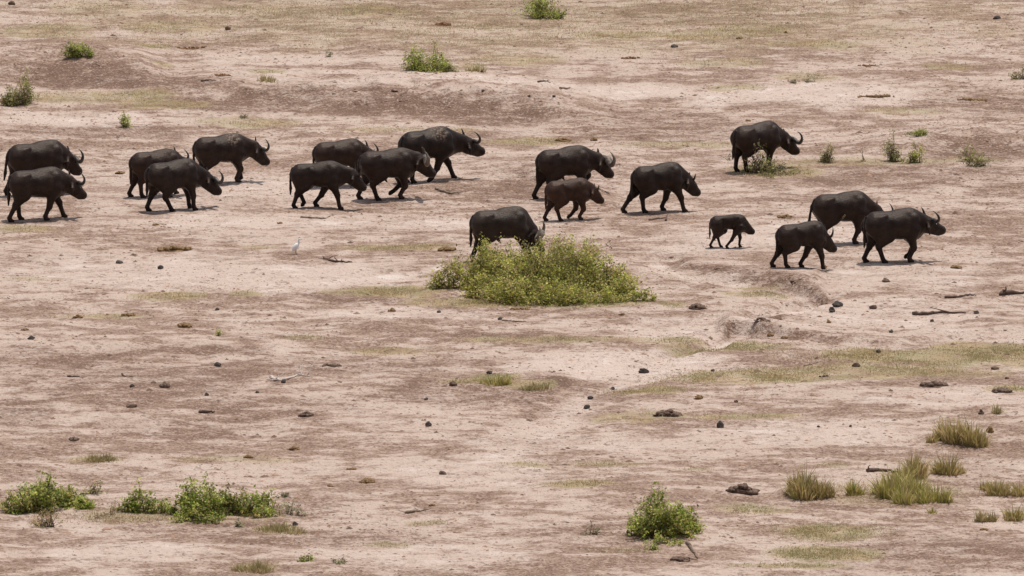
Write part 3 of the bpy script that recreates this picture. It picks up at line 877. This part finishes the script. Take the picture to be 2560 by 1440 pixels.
shrub('bush', 'low rounded green bush in the upper left', 'bush', [(196, 145, 100, 42), (180, 144, 60, 36), (220, 145, 50, 32)], GREENS['green'], 1.2, .03)
shrub('bush', 'loose green bush with a tall sprig at the left edge', 'bush', [(46, 265, 105, 66), (64, 260, 50, 92), (25, 266, 60, 50)], GREENS['dull'], .9, .034, twig=1.4)
shrub('bush', 'dull green bush cut by the right edge of the picture', 'bush', [(2560, 198, 70, 36), (2540, 198, 36, 24)], GREENS['dull'], 1.0, .03)
shrub('bush', 'bright green leafy bush at the lower left corner', 'bush', [(95, 1280, 150, 84), (170, 1268, 130, 58), (45, 1284, 100, 46), (115, 1264, 90, 76), (215, 1272, 70, 36)], GREENS['green'], .85, .040, twig=1.2)
shrub('bush', 'dry brownish bush just below the lower left green bush', 'bush', [(120, 1318, 90, 58), (105, 1316, 60, 40)], GREENS['dry'], .55, .03, twig=1.6, dryfrac=.2)
shrub('bush', 'thin twiggy bush behind the lower left green bush', 'bush', [(238, 1236, 52, 48), (228, 1234, 30, 40)], GREENS['dull'], .45, .032, twig=1.8)
shrub('bush', 'upright green bush between two wider lower left bushes', 'bush', [(352, 1282, 96, 70), (395, 1284, 80, 44), (325, 1280, 60, 48), (425, 1286, 60, 34)], GREENS['green'], .75, .038, twig=1.2)
shrub('bush', 'tall open green bush, tallest in the lower left row', 'bush', [(505, 1296, 160, 90), (475, 1288, 80, 98), (555, 1284, 100, 78), (500, 1306, 140, 44)], GREENS['green'], .8, .040, twig=1.5)
shrub('bush', 'wide green bush at the right of the lower left row', 'bush', [(615, 1286, 130, 64), (660, 1284, 86, 66), (580, 1288, 90, 54), (650, 1294, 120, 34)], GREENS['green'], .7, .038, twig=1.4)
shrub('low_plant', 'dry yellowish twiggy growth between the lower left bushes', 'plant', [(270, 1290, 70, 30), (300, 1276, 50, 36), (240, 1296, 60, 20)], GREENS['dry'], .5, .026, twig=1.8, dryfrac=.3)
shrub('bush', 'small grey-green bush ending the lower left row', 'bush', [(722, 1286, 56, 40), (752, 1290, 34, 30)], GREENS['grey'], .55, .03, twig=1.4)
shrub('bush', 'tiny grey-green bush beside the lower left row', 'bush', [(712, 1243, 26, 16)], GREENS['grey'], .9, .026)
shrub('bush', 'tiny bluish green bush below the lower left row', 'bush', [(598, 1318, 34, 20)], GREENS['grey'], .8, .026)
shrub('bush', 'dense round green bush in the lower middle foreground', 'bush', [(1655, 1344, 185, 92), (1640, 1332, 120, 106), (1700, 1335, 100, 78), (1600, 1338, 70, 54), (1735, 1335, 50, 44)], GREENS['green'], 1.0, .040, twig=1.2)
shrub('low_plant', 'low green growth in front of the round foreground bush', 'plant', [(1650, 1362, 90, 24), (1625, 1376, 50, 18), (1690, 1362, 60, 20)], GREENS['green'], .7, .03)
shrub('bush', 'small grey twiggy bush left of the round foreground bush', 'bush', [(1472, 1338, 50, 34), (1485, 1336, 26, 28)], GREENS['grey'], .45, .028, twig=2.0)
shrub('bush', 'small bright sprig of a bush above the left herd', 'bush', [(315, 319, 54, 36), (305, 318, 20, 48)], GREENS['green'], .8, .03, twig=1.8)
shrub('bush', 'leafy thin bush under the legs of the far-right buffalo', 'bush', [(1888, 434, 80, 74), (1905, 428, 50, 56), (1932, 438, 70, 54)], GREENS['dull'], .6, .032, twig=2.0)
shrub('bush', 'bare pale twigs behind the far-right buffalo', 'bush', [(1822, 402, 50, 26)], GREENS['dry'], .25, .024, twig=2.4)
shrub('low_plant', 'low yellow-green growth in front of the far-right buffalo', 'plant', [(1975, 438, 110, 26), (1930, 440, 60, 18), (1925, 446, 40, 14)], GREENS['dull'], .6, .028)
shrub('bush', 'narrow upright bush right of the far-right buffalo', 'bush', [(2068, 406, 36, 62), (2066, 406, 44, 40)], GREENS['dull'], .9, .028, twig=1.8)
shrub('bush', 'tiny bare dark bush between two upright bushes', 'bush', [(2162, 404, 44, 38)], GREENS['dry'], .3, .022, twig=2.4)
shrub('bush', 'tall wispy bush, second upright one from the far-right buffalo', 'bush', [(2228, 404, 50, 72), (2242, 406, 50, 40)], GREENS['dull'], .8, .03, twig=1.8)
shrub('bush', 'rounded green bush, third from the far-right buffalo', 'bush', [(2292, 407, 66, 50), (2280, 408, 44, 36)], GREENS['green'], .7, .03, twig=1.6)
shrub('bush', 'spreading green bush, rightmost before the dark bank', 'bush', [(2440, 418, 100, 42), (2420, 406, 70, 54), (2455, 416, 50, 34)], GREENS['dull'], .65, .03, twig=1.6)
shrub('low_plant', 'flat bright green cushion plant on the pale slope at right', 'plant', [(2302, 340, 84, 14), (2305, 339, 30, 20)], GREENS['green'], 1.6, .026)
shrub('low_plant', 'small bright green plant at the bottom edge, left one of two', 'plant', [(768, 1404, 60, 14)], GREENS['green'], 1.6, .026)
shrub('low_plant', 'small bluish green plant at the bottom edge, right one of two', 'plant', [(850, 1408, 50, 12)], GREENS['grey'], 1.6, .024)
shrub('low_plant', 'small green plant among stones on the pale left ground', 'plant', [(545, 840, 20, 18)], GREENS['green'], 1.2, .024)
shrub('low_plant', 'grey-green plant near the top beside a dry streak', 'plant', [(820, 142, 28, 16)], GREENS['grey'], .8, .024, twig=1.8)
shrub('low_plant', 'grey-green low plant in the upper right grass', 'plant', [(2030, 206, 64, 22), (1985, 208, 30, 12)], GREENS['grey'], .8, .024)
shrub('low_plant', 'small olive plant above the second buffalo group', 'plant', [(606, 296, 28, 10)], GREENS['dull'], 1.2, .024)

# ------------------------------------------------------------------ grass tussocks
TUS = {'o': 1.18 * np.array([(.44, .36, .14), (.36, .31, .12), (.52, .41, .20), (.27, .25, .09), (.56, .43, .25)]),
       'g': 1.18 * np.array([(.44, .40, .12), (.36, .35, .10), (.52, .44, .17), (.28, .29, .08), (.54, .43, .23)]),
       'b': 1.18 * np.array([(.38, .31, .16), (.45, .36, .20), (.30, .26, .13), (.50, .40, .24), (.36, .34, .15)])}
def tussock(label, clumps, pal='o', stalks=6, group='grass tussocks'):
    x0, y0 = ground(clumps[0][0], clumps[0][1]); z0 = float(height(x0, y0))
    Vs, Cs = [], []
    for (qx, qy, w, h) in clumps:
        s = ppm(qx, qy); cx, cy = ground(qx, qy); rx = w / s / 2; hh = h / s
        n = int(70 + w * h * .12)
        a = R.uniform(0, 2*math.pi, n); r = np.sqrt(R.random(n)) * R.uniform(.5, 1.1, n)
        X = cx + rx * r * np.cos(a); Y = cy + rx * .8 * (1 + r * np.sin(a)); Z = height(X, Y) - .02
        L = hh * R.beta(1.5, 2.4, n) * 1.5 * (1.2 - .7 * r) * (1 + .35 * np.sin(a * 2 + qx) * r) + .03
        st = np.arange(n) < stalks * 2; L[st] = hh * R.uniform(.8, 1.5, st.sum())
        W = R.uniform(.008, .016, n); W[st] = .007
        la = a + R.normal(0, .6, n); ln = L * np.abs(R.normal(.42, .3, n)) * (.5 + r); ln[st] *= .4
        t = R.uniform(0, 2*math.pi, n)
        V = np.zeros((n, 5, 3))
        ux, uy = np.cos(t) * W, np.sin(t) * W
        mx, my, mz = X + np.cos(la)*ln*.4, Y + np.sin(la)*ln*.4, Z + L * .6
        V[:, 0] = np.stack([X-ux, Y-uy, Z], 1); V[:, 1] = np.stack([X+ux, Y+uy, Z], 1)
        V[:, 2] = np.stack([mx+ux*.8, my+uy*.8, mz], 1); V[:, 3] = np.stack([mx-ux*.8, my-uy*.8, mz], 1)
        V[:, 4] = np.stack([X + np.cos(la)*ln, Y + np.sin(la)*ln, Z + L], 1)
        C = TUS[pal][R.integers(0, 5, n)] * R.uniform(.8, 1.2, (n, 1)); C[st] = (.36, .28, .16)
        Vs.append(V); Cs.append(np.repeat(C, 5, 0))
    V = np.concatenate(Vs); n = len(V)
    k = (np.arange(n) * 5)[:, None]
    F = np.concatenate([k + (0, 1, 2), k + (0, 2, 3), k + (3, 2, 4)])
    V = V.reshape(-1, 3) - (x0, y0, z0)
    o = link('grass_tussock', new_mesh('grass_tussock', V, F, np.concatenate(Cs), False), M_GRASS, None, (x0, y0, z0))
    return tag(o, label, 'grass tussock', group)
tussock('broad tufted grass clump, highest of those in the lower right', [(2390, 1112, 60, 62), (2430, 1118, 70, 54), (2360, 1104, 40, 50), (2450, 1120, 40, 40), (2330, 1108, 30, 24)], 'o', 8)
tussock('browned grass clump on a dark earth step in the lower right', [(2010, 1252, 70, 56), (2050, 1250, 50, 40), (1985, 1240, 40, 40), (2075, 1246, 30, 26)], 'o', 10)
tussock('small bright grass clump right of the dark earth step', [(2142, 1240, 46, 26), (2128, 1238, 20, 40)], 'g', 3)
tussock('wide yellow-green grass clump in the lower right', [(2225, 1250, 70, 54), (2260, 1262, 60, 42), (2205, 1240, 50, 40), (2290, 1240, 70, 50), (2250, 1225, 60, 50)], 'g', 8)
tussock('yellow-green grass clump on the right flank of the wide one', [(2340, 1258, 80, 36), (2310, 1260, 50, 28), (2365, 1258, 30, 30)], 'g', 6)
tussock('tall loose grass clump behind the wide yellow-green one', [(2285, 1196, 60, 54), (2265, 1206, 50, 40), (2300, 1198, 40, 44)], 'o', 10)
tussock('spiky grass clump right of the tall loose one', [(2370, 1190, 60, 46), (2345, 1186, 30, 34), (2400, 1186, 30, 20)], 'o', 10)
tussock('grass clump near the right edge, left one of two', [(2490, 1240, 50, 38), (2510, 1242, 40, 32), (2465, 1228, 30, 24)], 'o', 4)
tussock('grass clump cut by the right edge beside another', [(2550, 1242, 50, 32)], 'o', 4)
tussock('small browned grass clump low at the right', [(2455, 1306, 40, 30), (2480, 1306, 30, 24)], 'b', 4)
tussock('grass clump at the right edge, lowest of them', [(2535, 1304, 50, 38)], 'o', 3)
tussock('small dull grass tuft near the right edge above the clumps', [(2492, 1036, 26, 22)], 'b', 3)
tussock('small grass tuft below the clumps at lower right', [(2330, 1285, 30, 10)], 'g', 2)
tussock('grey-green grass tuft on the pale upper left ground', [(668, 207, 58, 15)], 'b', 2)
tussock('low grass tuft beside the upper middle bush', [(1190, 180, 56, 16)], 'b', 2)
tussock('soft grey grass tuft among the lower left plain', [(245, 1158, 80, 18), (260, 1157, 70, 16)], 'b', 2)
tussock('soft dry grass tuft at the bottom edge left of centre', [(640, 1436, 90, 24), (600, 1430, 50, 16)], 'b', 4)
tussock('thin grass tuft below the end of the lower left bushes', [(690, 1335, 110, 20), (740, 1338, 60, 14)], 'b', 3)
tussock('green grass tuft beside a dark clod in the middle foreground', [(1238, 966, 80, 20), (1260, 964, 40, 24)], 'g', 2)
tussock('pale grass tuft right of the green one in the middle foreground', [(1345, 980, 80, 18), (1320, 978, 40, 14)], 'b', 2)

# ------------------------------------------------------------------ stones, dung, clods
def ico():
    import itertools
    V = [np.array(v, float) for v in [(1,0,0),(-1,0,0),(0,1,0),(0,-1,0),(0,0,1),(0,0,-1)]]
    F = [(0,2,4),(2,1,4),(1,3,4),(3,0,4),(2,0,5),(1,2,5),(3,1,5),(0,3,5)]
    for _ in range(2):
        mid = {}; NF = []
        def m(a, b):
            k = (min(a, b), max(a, b))
            if k not in mid:
                v = V[a] + V[b]; V.append(v / np.linalg.norm(v)); mid[k] = len(V) - 1
            return mid[k]
        for a, b, c in F:
            ab, bc, ca = m(a, b), m(b, c), m(c, a)
            NF += [(a, ab, ca), (b, bc, ab), (c, ca, bc), (ab, bc, ca)]
        F = NF
    return np.array(V), np.array(F)
ICO_V, ICO_F = ico()
def lump(c, r, rough=.18, ang=0.0, facets=5):
    V = ICO_V.copy()
    ph = R.uniform(0, 6.28, (4, 3)); fr = R.uniform(1.5, 4, (4, 3))
    d = sum(np.sin((V * fr[i]).sum(1) * 1.3 + ph[i, 0]) for i in range(4)) / 4
    V = V * (1 + rough * d)[:, None]
    for _ in range(facets):       # flatten a few sides
        nrm = R.normal(0, 1, 3); nrm /= np.linalg.norm(nrm); k = R.uniform(.72, .9)
        t = V @ nrm
        V = V - np.outer(np.maximum(t - k, 0), nrm)
    V = V * np.array(r)
    ca, sa = math.cos(ang), math.sin(ang)
    V = np.stack([V[:, 0]*ca - V[:, 1]*sa, V[:, 0]*sa + V[:, 1]*ca, V[:, 2]], 1)
    return V + np.array(c), ICO_F
def stone(px_, py_, w, h, label, m=None, group='stones on the plain', name='stone'):
    s = ppm(px_, py_); x, y = ground(px_, py_ + h * .35); z = float(height(x, y))
    rx, rz = w / s / 2, h / s * .56
    V, F = lump((0, 0, rz * .55), (rx * 1.08, rx * R.uniform(.7, 1.0), rz), .34, R.uniform(-.5, .5), 9)
    o = link(name, new_mesh(name, V, F, None, False), m or M_STONE, None, (x, y, z))
    return tag(o, label, name.replace('_', ' '), group)
def pile(px_, py_, w, h, label, m=None, n=None, name='dung_pile', cat='dung', group='dung piles', rough=.3):
    s = ppm(px_, py_); x, y = ground(px_, py_ + h * .35); z = float(height(x, y))
    rx = w / s / 2; hz = h / s
    n = n or int(np.clip(w * h / 14, 8, 80))
    parts = []
    for i in range(n):
        f = R.uniform(-.85, .85) if n > 1 else 0
        r = min(R.uniform(.03, .07), max(.022, hz * R.uniform(.2, .5) * (1 - .45 * abs(f))))
        rr = min(rx * .5, r * R.uniform(1.0, 1.6))
        px2, py2 = f * (rx - rr), R.normal(0, .25) * min(rx, .25)
        zz = float(height(x + px2, y + py2)) - z
        parts.append(lump((px2, py2, zz + r * R.uniform(.3, .9) + max(0, hz * .55 * (1 - abs(f)) - r) * R.random()), (rr, rr * R.uniform(.7, 1.1), r), rough, R.uniform(0, 3), 3))
    parts.append(lump((0, 0, -.01), (rx * .85, min(rx, .28) * .8, hz * .26), .6, 0, 2))
    V, F = join(parts)
    o = link(name, new_mesh(name, V, F), m or M_DUNG, None, (x, y, z))
    return tag(o, label, cat, group)
for a in [
 (1610, 927, 24, 14, 'flat dark stone alone on the pale sandy hollow'),
 (1224, 931, 14, 11, 'rounded dark stone left of the pale sandy hollow'),
 (544, 911, 19, 13, 'large rounded dark stone on the brown left plain'),
 (1071, 1060, 17, 13, 'rounded dark stone alone in the middle foreground'),
 (330, 965, 13, 10, 'dark stone left of a small crumbled mound'),
 (517, 986, 13, 9, 'dark stone right of a small crumbled mound'),
 (643, 980, 9, 7, 'little dark stone below the bleached branch, left one'),
 (709, 953, 13, 10, 'dark stone lying against the bleached branch'),
 (2094, 760, 26, 17, 'largest black stone, upper of a touching pair at right'),
 (2080, 775, 17, 14, 'bluish grey stone, lower of a touching pair at right'),
 (2228, 829, 10, 9, 'small dark pointed stone right of the touching pair'),
 (2442, 781, 14, 10, 'small bluish stone beside the long dead branch at right'),
 (2330, 801, 10, 8, 'small bluish stone below the long dead branch at right'),
 (2196, 878, 13, 9, 'dark stone on the edge of the long grass strip'),
 (1800, 1063, 20, 19, 'upright dark block on the pale lower right ground'),
 (1467, 1017, 16, 12, 'dark rounded stone beside small dung lumps'),
 (1476, 994, 15, 10, 'bluish stone above the dark rounded one'),
 (1532, 971, 12, 8, 'small dark stone at the tip of the yellow grass strip'),
 (402, 668, 15, 12, 'black pointed stone on the pale left ground'),
 (298, 655, 18, 10, 'grey wedge stone left of a grassy hump'),
 (78, 845, 17, 11, 'black oval stone near the left edge'),
 (1097, 779, 11, 7, 'black stone just below the large bush'),
 (1250, 797, 11, 7, 'small black stone with crumbs below the large bush'),
 (543, 773, 11, 8, 'small black stone on the track left of the large bush'),
 (1782, 926, 9, 7, 'small dark stone at the right rim of the sandy hollow'),
 (737, 1310, 14, 12, 'round black stone right of the lower left bushes'),
 (1686, 115, 18, 10, 'dark stone below the yellow grass at the top'),
 (2492, 44, 18, 10, 'dark stone in the top right corner'),
 (1066, 997, 12, 7, 'flat bluish stone in the middle foreground'),
 (2046, 1066, 8, 6, 'tiny dark stone on pale ground, left one of two'),
 (2126, 1065, 7, 6, 'tiny dark stone on pale ground, right one of two'),
 (1323, 240, 8, 6, 'tiny dark stone on the pale upper track, left of a pair'),
 (1385, 240, 9, 6, 'tiny dark stone on the pale upper track, right of a pair'),
 (1207, 226, 8, 6, 'tiny dark stone alone on the pale upper track'),
]:
    stone(*a)
for a in [
 (2184, 768, 20, 11, 'brown rounded clod right of the touching stones'),
 (2215, 701, 19, 11, 'brown rounded clod under the leading buffalo'),
 (570, 70, 15, 11, 'reddish clod in the upper left grass'),
 (30, 8, 18, 12, 'reddish clod in the top left corner'),
 (328, 1014, 26, 12, 'tan crumbly clod below a small mound'),
 (2141, 912, 20, 12, 'dark brown clod in the long grass strip'),
 (2518, 945, 12, 8, 'small brown clod in the grass near the right edge'),
 (2488, 920, 20, 9, 'brown clod in the grass at right, upper of two'),
 (1840, 1003, 11, 7, 'small brown clod on the pale ground below the grass strip'),
]:
    stone(*a, m=M_BSTONE, group='earth clods', name='earth_clod')
for a in [
 (435, 619, 100, 18, 'long golden brown dung pile on the pale left ground'),
 (462, 812, 44, 15, 'golden brown dung pile below the left grass streak'),
 (322, 786, 46, 9, 'thin brown dung row in the left grass streak'),
 (195, 790, 34, 9, 'low mossy dung at the left end of a grass streak'),
 (62, 823, 26, 8, 'golden dung crumbs above the black oval stone'),
 (918, 1200, 48, 14, 'brown dung pile in the middle foreground'),
 (826, 1213, 22, 9, 'small brown dung left of a larger pile in the foreground'),
 (878, 1171, 32, 6, 'flat tan dung in the middle foreground'),
 (1747, 992, 26, 13, 'olive brown dung below the yellow grass strip'),
 (1961, 842, 24, 11, 'brown dung right of the eroded bank'),
 (1926, 835, 22, 14, 'brown dung with a peak beside the eroded bank'),
 (2072, 803, 14, 10, 'small peaked dung on the pale right ground'),
 (980, 775, 24, 11, 'brown crumbly dung left below the large bush'),
 (735, 1120, 34, 12, 'brown dung lumps on the lower left plain'),
 (622, 1141, 34, 10, 'dark brown dung lumps above the lower left bushes'),
 (2385, 1068, 40, 10, 'brown dung row behind the highest grass clump'),
 (2475, 1072, 22, 20, 'dark dung heap right of the highest grass clump'),
 (1485, 346, 22, 15, 'dark dung heap above the shaggy bull'),
 (1410, 347, 50, 10, 'brown dung row above the shaggy bull'),
 (1962, 540, 46, 9, 'brown dung row above the smallest calf'),
 (2190, 240, 110, 9, 'long broken row of dark dung on the upper right ground'),
 (2430, 248, 90, 8, 'thin row of dark dung near the upper right edge'),
 (1850, 94, 22, 9, 'dark dung in the upper right grass, left one'),
 (1965, 80, 14, 9, 'small dark dung in the upper right grass, right one'),
 (1118, 622, 56, 14, 'greyish crumbled mound left of the large bush'),
 (390, 560, 20, 8, 'small dark dung on the pale ground below the left group'),
 (700, 557, 20, 7, 'small dark dung below the middle group'),
 (1080, 1262, 20, 7, 'dark dung crumbs in the lower middle'),
 (1300, 772, 60, 7, 'rusty dung spread along the foot of the large bush'),
 (1555, 785, 24, 7, 'brown dung on pale ground below the bush tip'),
 (2060, 665, 20, 7, 'dark clumps under the slim young buffalo'),
 (2390, 666, 36, 12, 'brown earth lumps right of the leading buffalo'),
 (1870, 300, 18, 8, 'dark dung above the far-right buffalo'),
 (2360, 1240, 18, 14, 'dark peaked clod between grass clumps'),
 (2460, 1322, 26, 10, 'dark clod under the lowest grass clumps'),
 (300, 430, 30, 9, 'brown earth lump left of the brown half-hidden buffalo'),
]:
    pile(*a)
for a in [
 (1108, 57, 48, 12, 'orange brown dung heap in the upper middle'),
 (1577, 144, 58, 7, 'rusty flat dung in the upper right middle'),
 (480, 119, 90, 5, 'rusty dung streak in the upper left grass'),
 (556, 186, 50, 6, 'rusty dung row on the pale upper left ground'),
 (1205, 178, 9, 9, 'small rusty lump beside the upper middle bush'),
 (2165, 163, 60, 6, 'rusty dry dung near the upper right edge'),
]:
    pile(*a, m=M_ODUNG)
for a in [
 (1672, 1030, 80, 24, 'long dark earth mound on the lower right ground'),
 (1858, 1216, 92, 40, 'ragged dark uprooted clod with roots in the lower right'),
 (2335, 958, 84, 18, 'heap of dark crumbled earth below the grass strip'),
 (2505, 975, 60, 16, 'dark earth hump near the right edge below the grass'),
 (1742, 764, 48, 16, 'mossy earth hump right of the large bush'),
 (1906, 797, 44, 7, 'crumbled earth on top of the eroded bank'),
 (412, 962, 32, 18, 'small crumbled dark mound on the brown left plain'),
 (1133, 958, 24, 16, 'dark clod in the green grass of the middle foreground'),
 (1107, 1181, 22, 14, 'small brown crumbled mound in the lower middle'),
 (765, 1034, 46, 14, 'dark crumbled earth on the brown left plain'),
 (830, 912, 60, 9, 'row of dark clods on the brown middle plain'),
 (2453, 1030, 18, 14, 'small dark mound near the right edge'),
 (1700, 1395, 60, 14, 'dark earth lumps below the round foreground bush'),
 (185, 1097, 34, 10, 'olive brown earth lump on the lower left plain'),
 (2060, 940, 30, 6, 'flat dark earth lump in the long grass strip'),
]:
    pile(*a, m=M_CLAY, name='earth_mound', cat='earth mound', group='earth mounds', rough=.4)

# ------------------------------------------------------------------ dead wood
def branch(pts, r, label, m=None, twigs=3, lift=0.0, group='dead branches', name='dead_branch', raise_=None):
    W = []
    for i, p in enumerate(pts):
        x, y = ground(p[0], p[1])
        W.append((x, y, float(height(x, y)) + r * .7 + (raise_[i] if raise_ else 0)))
    W = np.array(W); o0 = W[0].copy(); W = W - o0
    path = crom(W, 5); n = len(path)
    path[1:-1] += R.normal(0, r * .25, (n - 2, 3))
    parts = [tube(path, np.interp(np.linspace(0, 1, n), [0, .15, 1], [r, r, r * .35]), 7)]
    for _ in range(twigs):
        k = R.integers(1, n - 1); L = np.linalg.norm(W[-1]) * R.uniform(.15, .4)
        d = np.array((R.normal(0, .7), R.normal(0, .7), abs(R.normal(.35, .25))))
        e = path[k] + d * L; mdl = path[k] + d * L * .5 + R.normal(0, L * .08, 3)
        parts.append(tube(crom([path[k], mdl, e], 3), np.linspace(r * .5, r * .15, 5), 5))
    V, F = join(parts)
    o = link(name, new_mesh(name, V, F), m or M_WOOD, None, o0)
    return tag(o, label, 'branch', group)
branch([(1090, 473), (1108, 481), (1135, 486), (1158, 481)], .045, 'curved pale branch right of the tan-horned bull', twigs=1)
branch([(752, 544), (780, 546), (812, 547), (826, 541)], .03, 'thin brown stick below the middle group', m=M_WOOD, twigs=1)
branch([(1622, 551), (1650, 547), (1664, 546)], .03, 'pale stick below the striding young buffalo', twigs=0)
branch([(1664, 553), (1669, 546)], .03, 'short upright stick stub beside the pale stick', m=M_DWOOD, twigs=0, raise_=[0, .12])
branch([(2362, 745), (2395, 744), (2425, 738), (2440, 741)], .035, 'knobbly dead branch in the right half, upper of two', m=M_DWOOD, twigs=2)
branch([(2282, 788), (2320, 787), (2365, 783), (2415, 786)], .055, 'long dark dead branch in the right half, lower of two', m=M_DWOOD, twigs=1)
branch([(2500, 738), (2530, 736), (2570, 735)], .075, 'thick dead log cut by the right edge', m=M_DWOOD, twigs=2)
branch([(678, 944), (690, 952), (712, 951), (745, 940), (775, 944)], .04, 'bleached white branch with arching twigs on the left plain', m=M_BONE, twigs=9)
branch([(1718, 1392), (1730, 1395), (1744, 1400)], .055, 'leaning broken wooden stub below the round foreground bush', twigs=2, raise_=[.30, .16, 0])
branch([(1014, 1284), (1035, 1281), (1052, 1279), (1066, 1276)], .035, 'twisted stick in the lower middle foreground', twigs=3)
branch([(168, 942), (185, 943), (200, 942)], .028, 'short dark stick on the brown left plain, left one', m=M_DWOOD, twigs=1)
branch([(305, 935), (312, 942), (334, 943)], .022, 'bent thin stick on the brown left plain, right one', m=M_DWOOD, twigs=0)
branch([(499, 1032), (520, 1033), (537, 1032)], .05, 'dark thick stick lying on the lower left plain', m=M_DWOOD, twigs=0)
branch([(503, 204), (515, 202), (540, 203)], .03, 'dark bone-like stick on the upper left ground', m=M_DWOOD, twigs=0)
branch([(810, 648), (835, 655), (862, 656), (880, 657)], .04, 'black dead shrub root beside the white egret', m=M_DWOOD, twigs=7)
branch([(2168, 1180), (2200, 1178), (2232, 1182), (2255, 1184)], .05, 'dark root reaching to the tall grass clump', m=M_DWOOD, twigs=2)
branch([(1815, 1228), (1835, 1226), (1850, 1222)], .025, 'thin root trailing from the ragged uprooted clod', m=M_DWOOD, twigs=1)
branch([(980, 229), (995, 231)], .04, 'short brown log on the pale upper track', m=M_DWOOD, twigs=0)
branch([(1400, 222), (1415, 223), (1426, 220)], .035, 'pale brown stick at the right of the upper track', twigs=0)
branch([(1345, 206), (1360, 204), (1376, 208)], .03, 'dark twisted stick above the upper track', m=M_DWOOD, twigs=3)
branch([(2010, 916), (2028, 911), (2046, 906)], .02, 'thin pale stick in the long grass strip', twigs=0)
branch([(1255, 802), (1285, 804), (1316, 805)], .02, 'thin dark stick on the pale ground below the large bush', m=M_DWOOD, twigs=1)

# ------------------------------------------------------------------ birds
def bird_part(name, V, Q, m, root, smooth=True):
    return link(name, new_mesh(name, V, Q, None, smooth), m, root)
ex, ey = ground(741, 637); ez = float(height(ex, ey))
root = empty('egret', (ex, ey, ez), math.radians(15), 1.0)
tag(root, 'white egret standing on bare ground left of the large bush', 'bird')
g = SDF((-.25, -.12, .08), (.25, .12, .52), .007)
g.ell((-.02, 0, .22), (.135, .068, .070), .02, .95)
g.cone((-.08, 0, .15), (-.125, 0, .085), .032, .010, .02, .6)
for p, q, a, b_ in [((.045, 0, .29), (.075, 0, .335), .036, .024), ((.075, 0, .335), (.060, 0, .385), .024, .020), ((.060, 0, .385), (.082, 0, .425), .020, .020), ((.080, 0, .428), (.105, 0, .43), .026, .020)]:
    g.cone(p, q, a, b_, .015)
V, Q = g.mesh(); bird_part('body', V, Q, M_FEATHER, root)
V, F = tube([(.115, 0, .43), (.15, 0, .424), (.185, 0, .416)], [.012, .008, .002], 6); bird_part('beak', V, F, M_BEAK, root)
for sd in (-1, 1):
    V, F = tube([(-.01, sd*.022, .17), (-.015, sd*.022, .09), (-.005, sd*.024, .0), (.04, sd*.028, .003)], [.010, .006, .006, .004], 6)
    bird_part('leg', V, F, M_LEG, root)
Qb = [o for o in bpy.data.objects if o.type == 'EMPTY' and 'small bird on its flank' in o.get('label', '')][0]
bpy.context.view_layer.update()
pos = Qb.matrix_world @ Vector((-.06, -.405, .82))
root = empty('oxpecker', pos, Qb.rotation_euler.z, .85)
tag(root, 'small brown bird clinging to the flank of a big buffalo', 'bird')
g = SDF((-.12, -.06, -.14), (.12, .06, .14), .007)
g.ell((0, 0, 0), (.062, .040, .040), .02, .9); g.ell((.036, -.008, .055), (.028, .024, .026), .02); g.cone((-.03, .008, -.04), (-.05, .02, -.075), .02, .008, .02, .6)
V, Q = g.mesh(); bird_part('body', V, Q, M_BROWNBIRD, root)
V, F = tube([(.058, -.008, .058), (.083, -.008, .053)], [.009, .002], 5); bird_part('beak', V, F, M_BEAK, root)
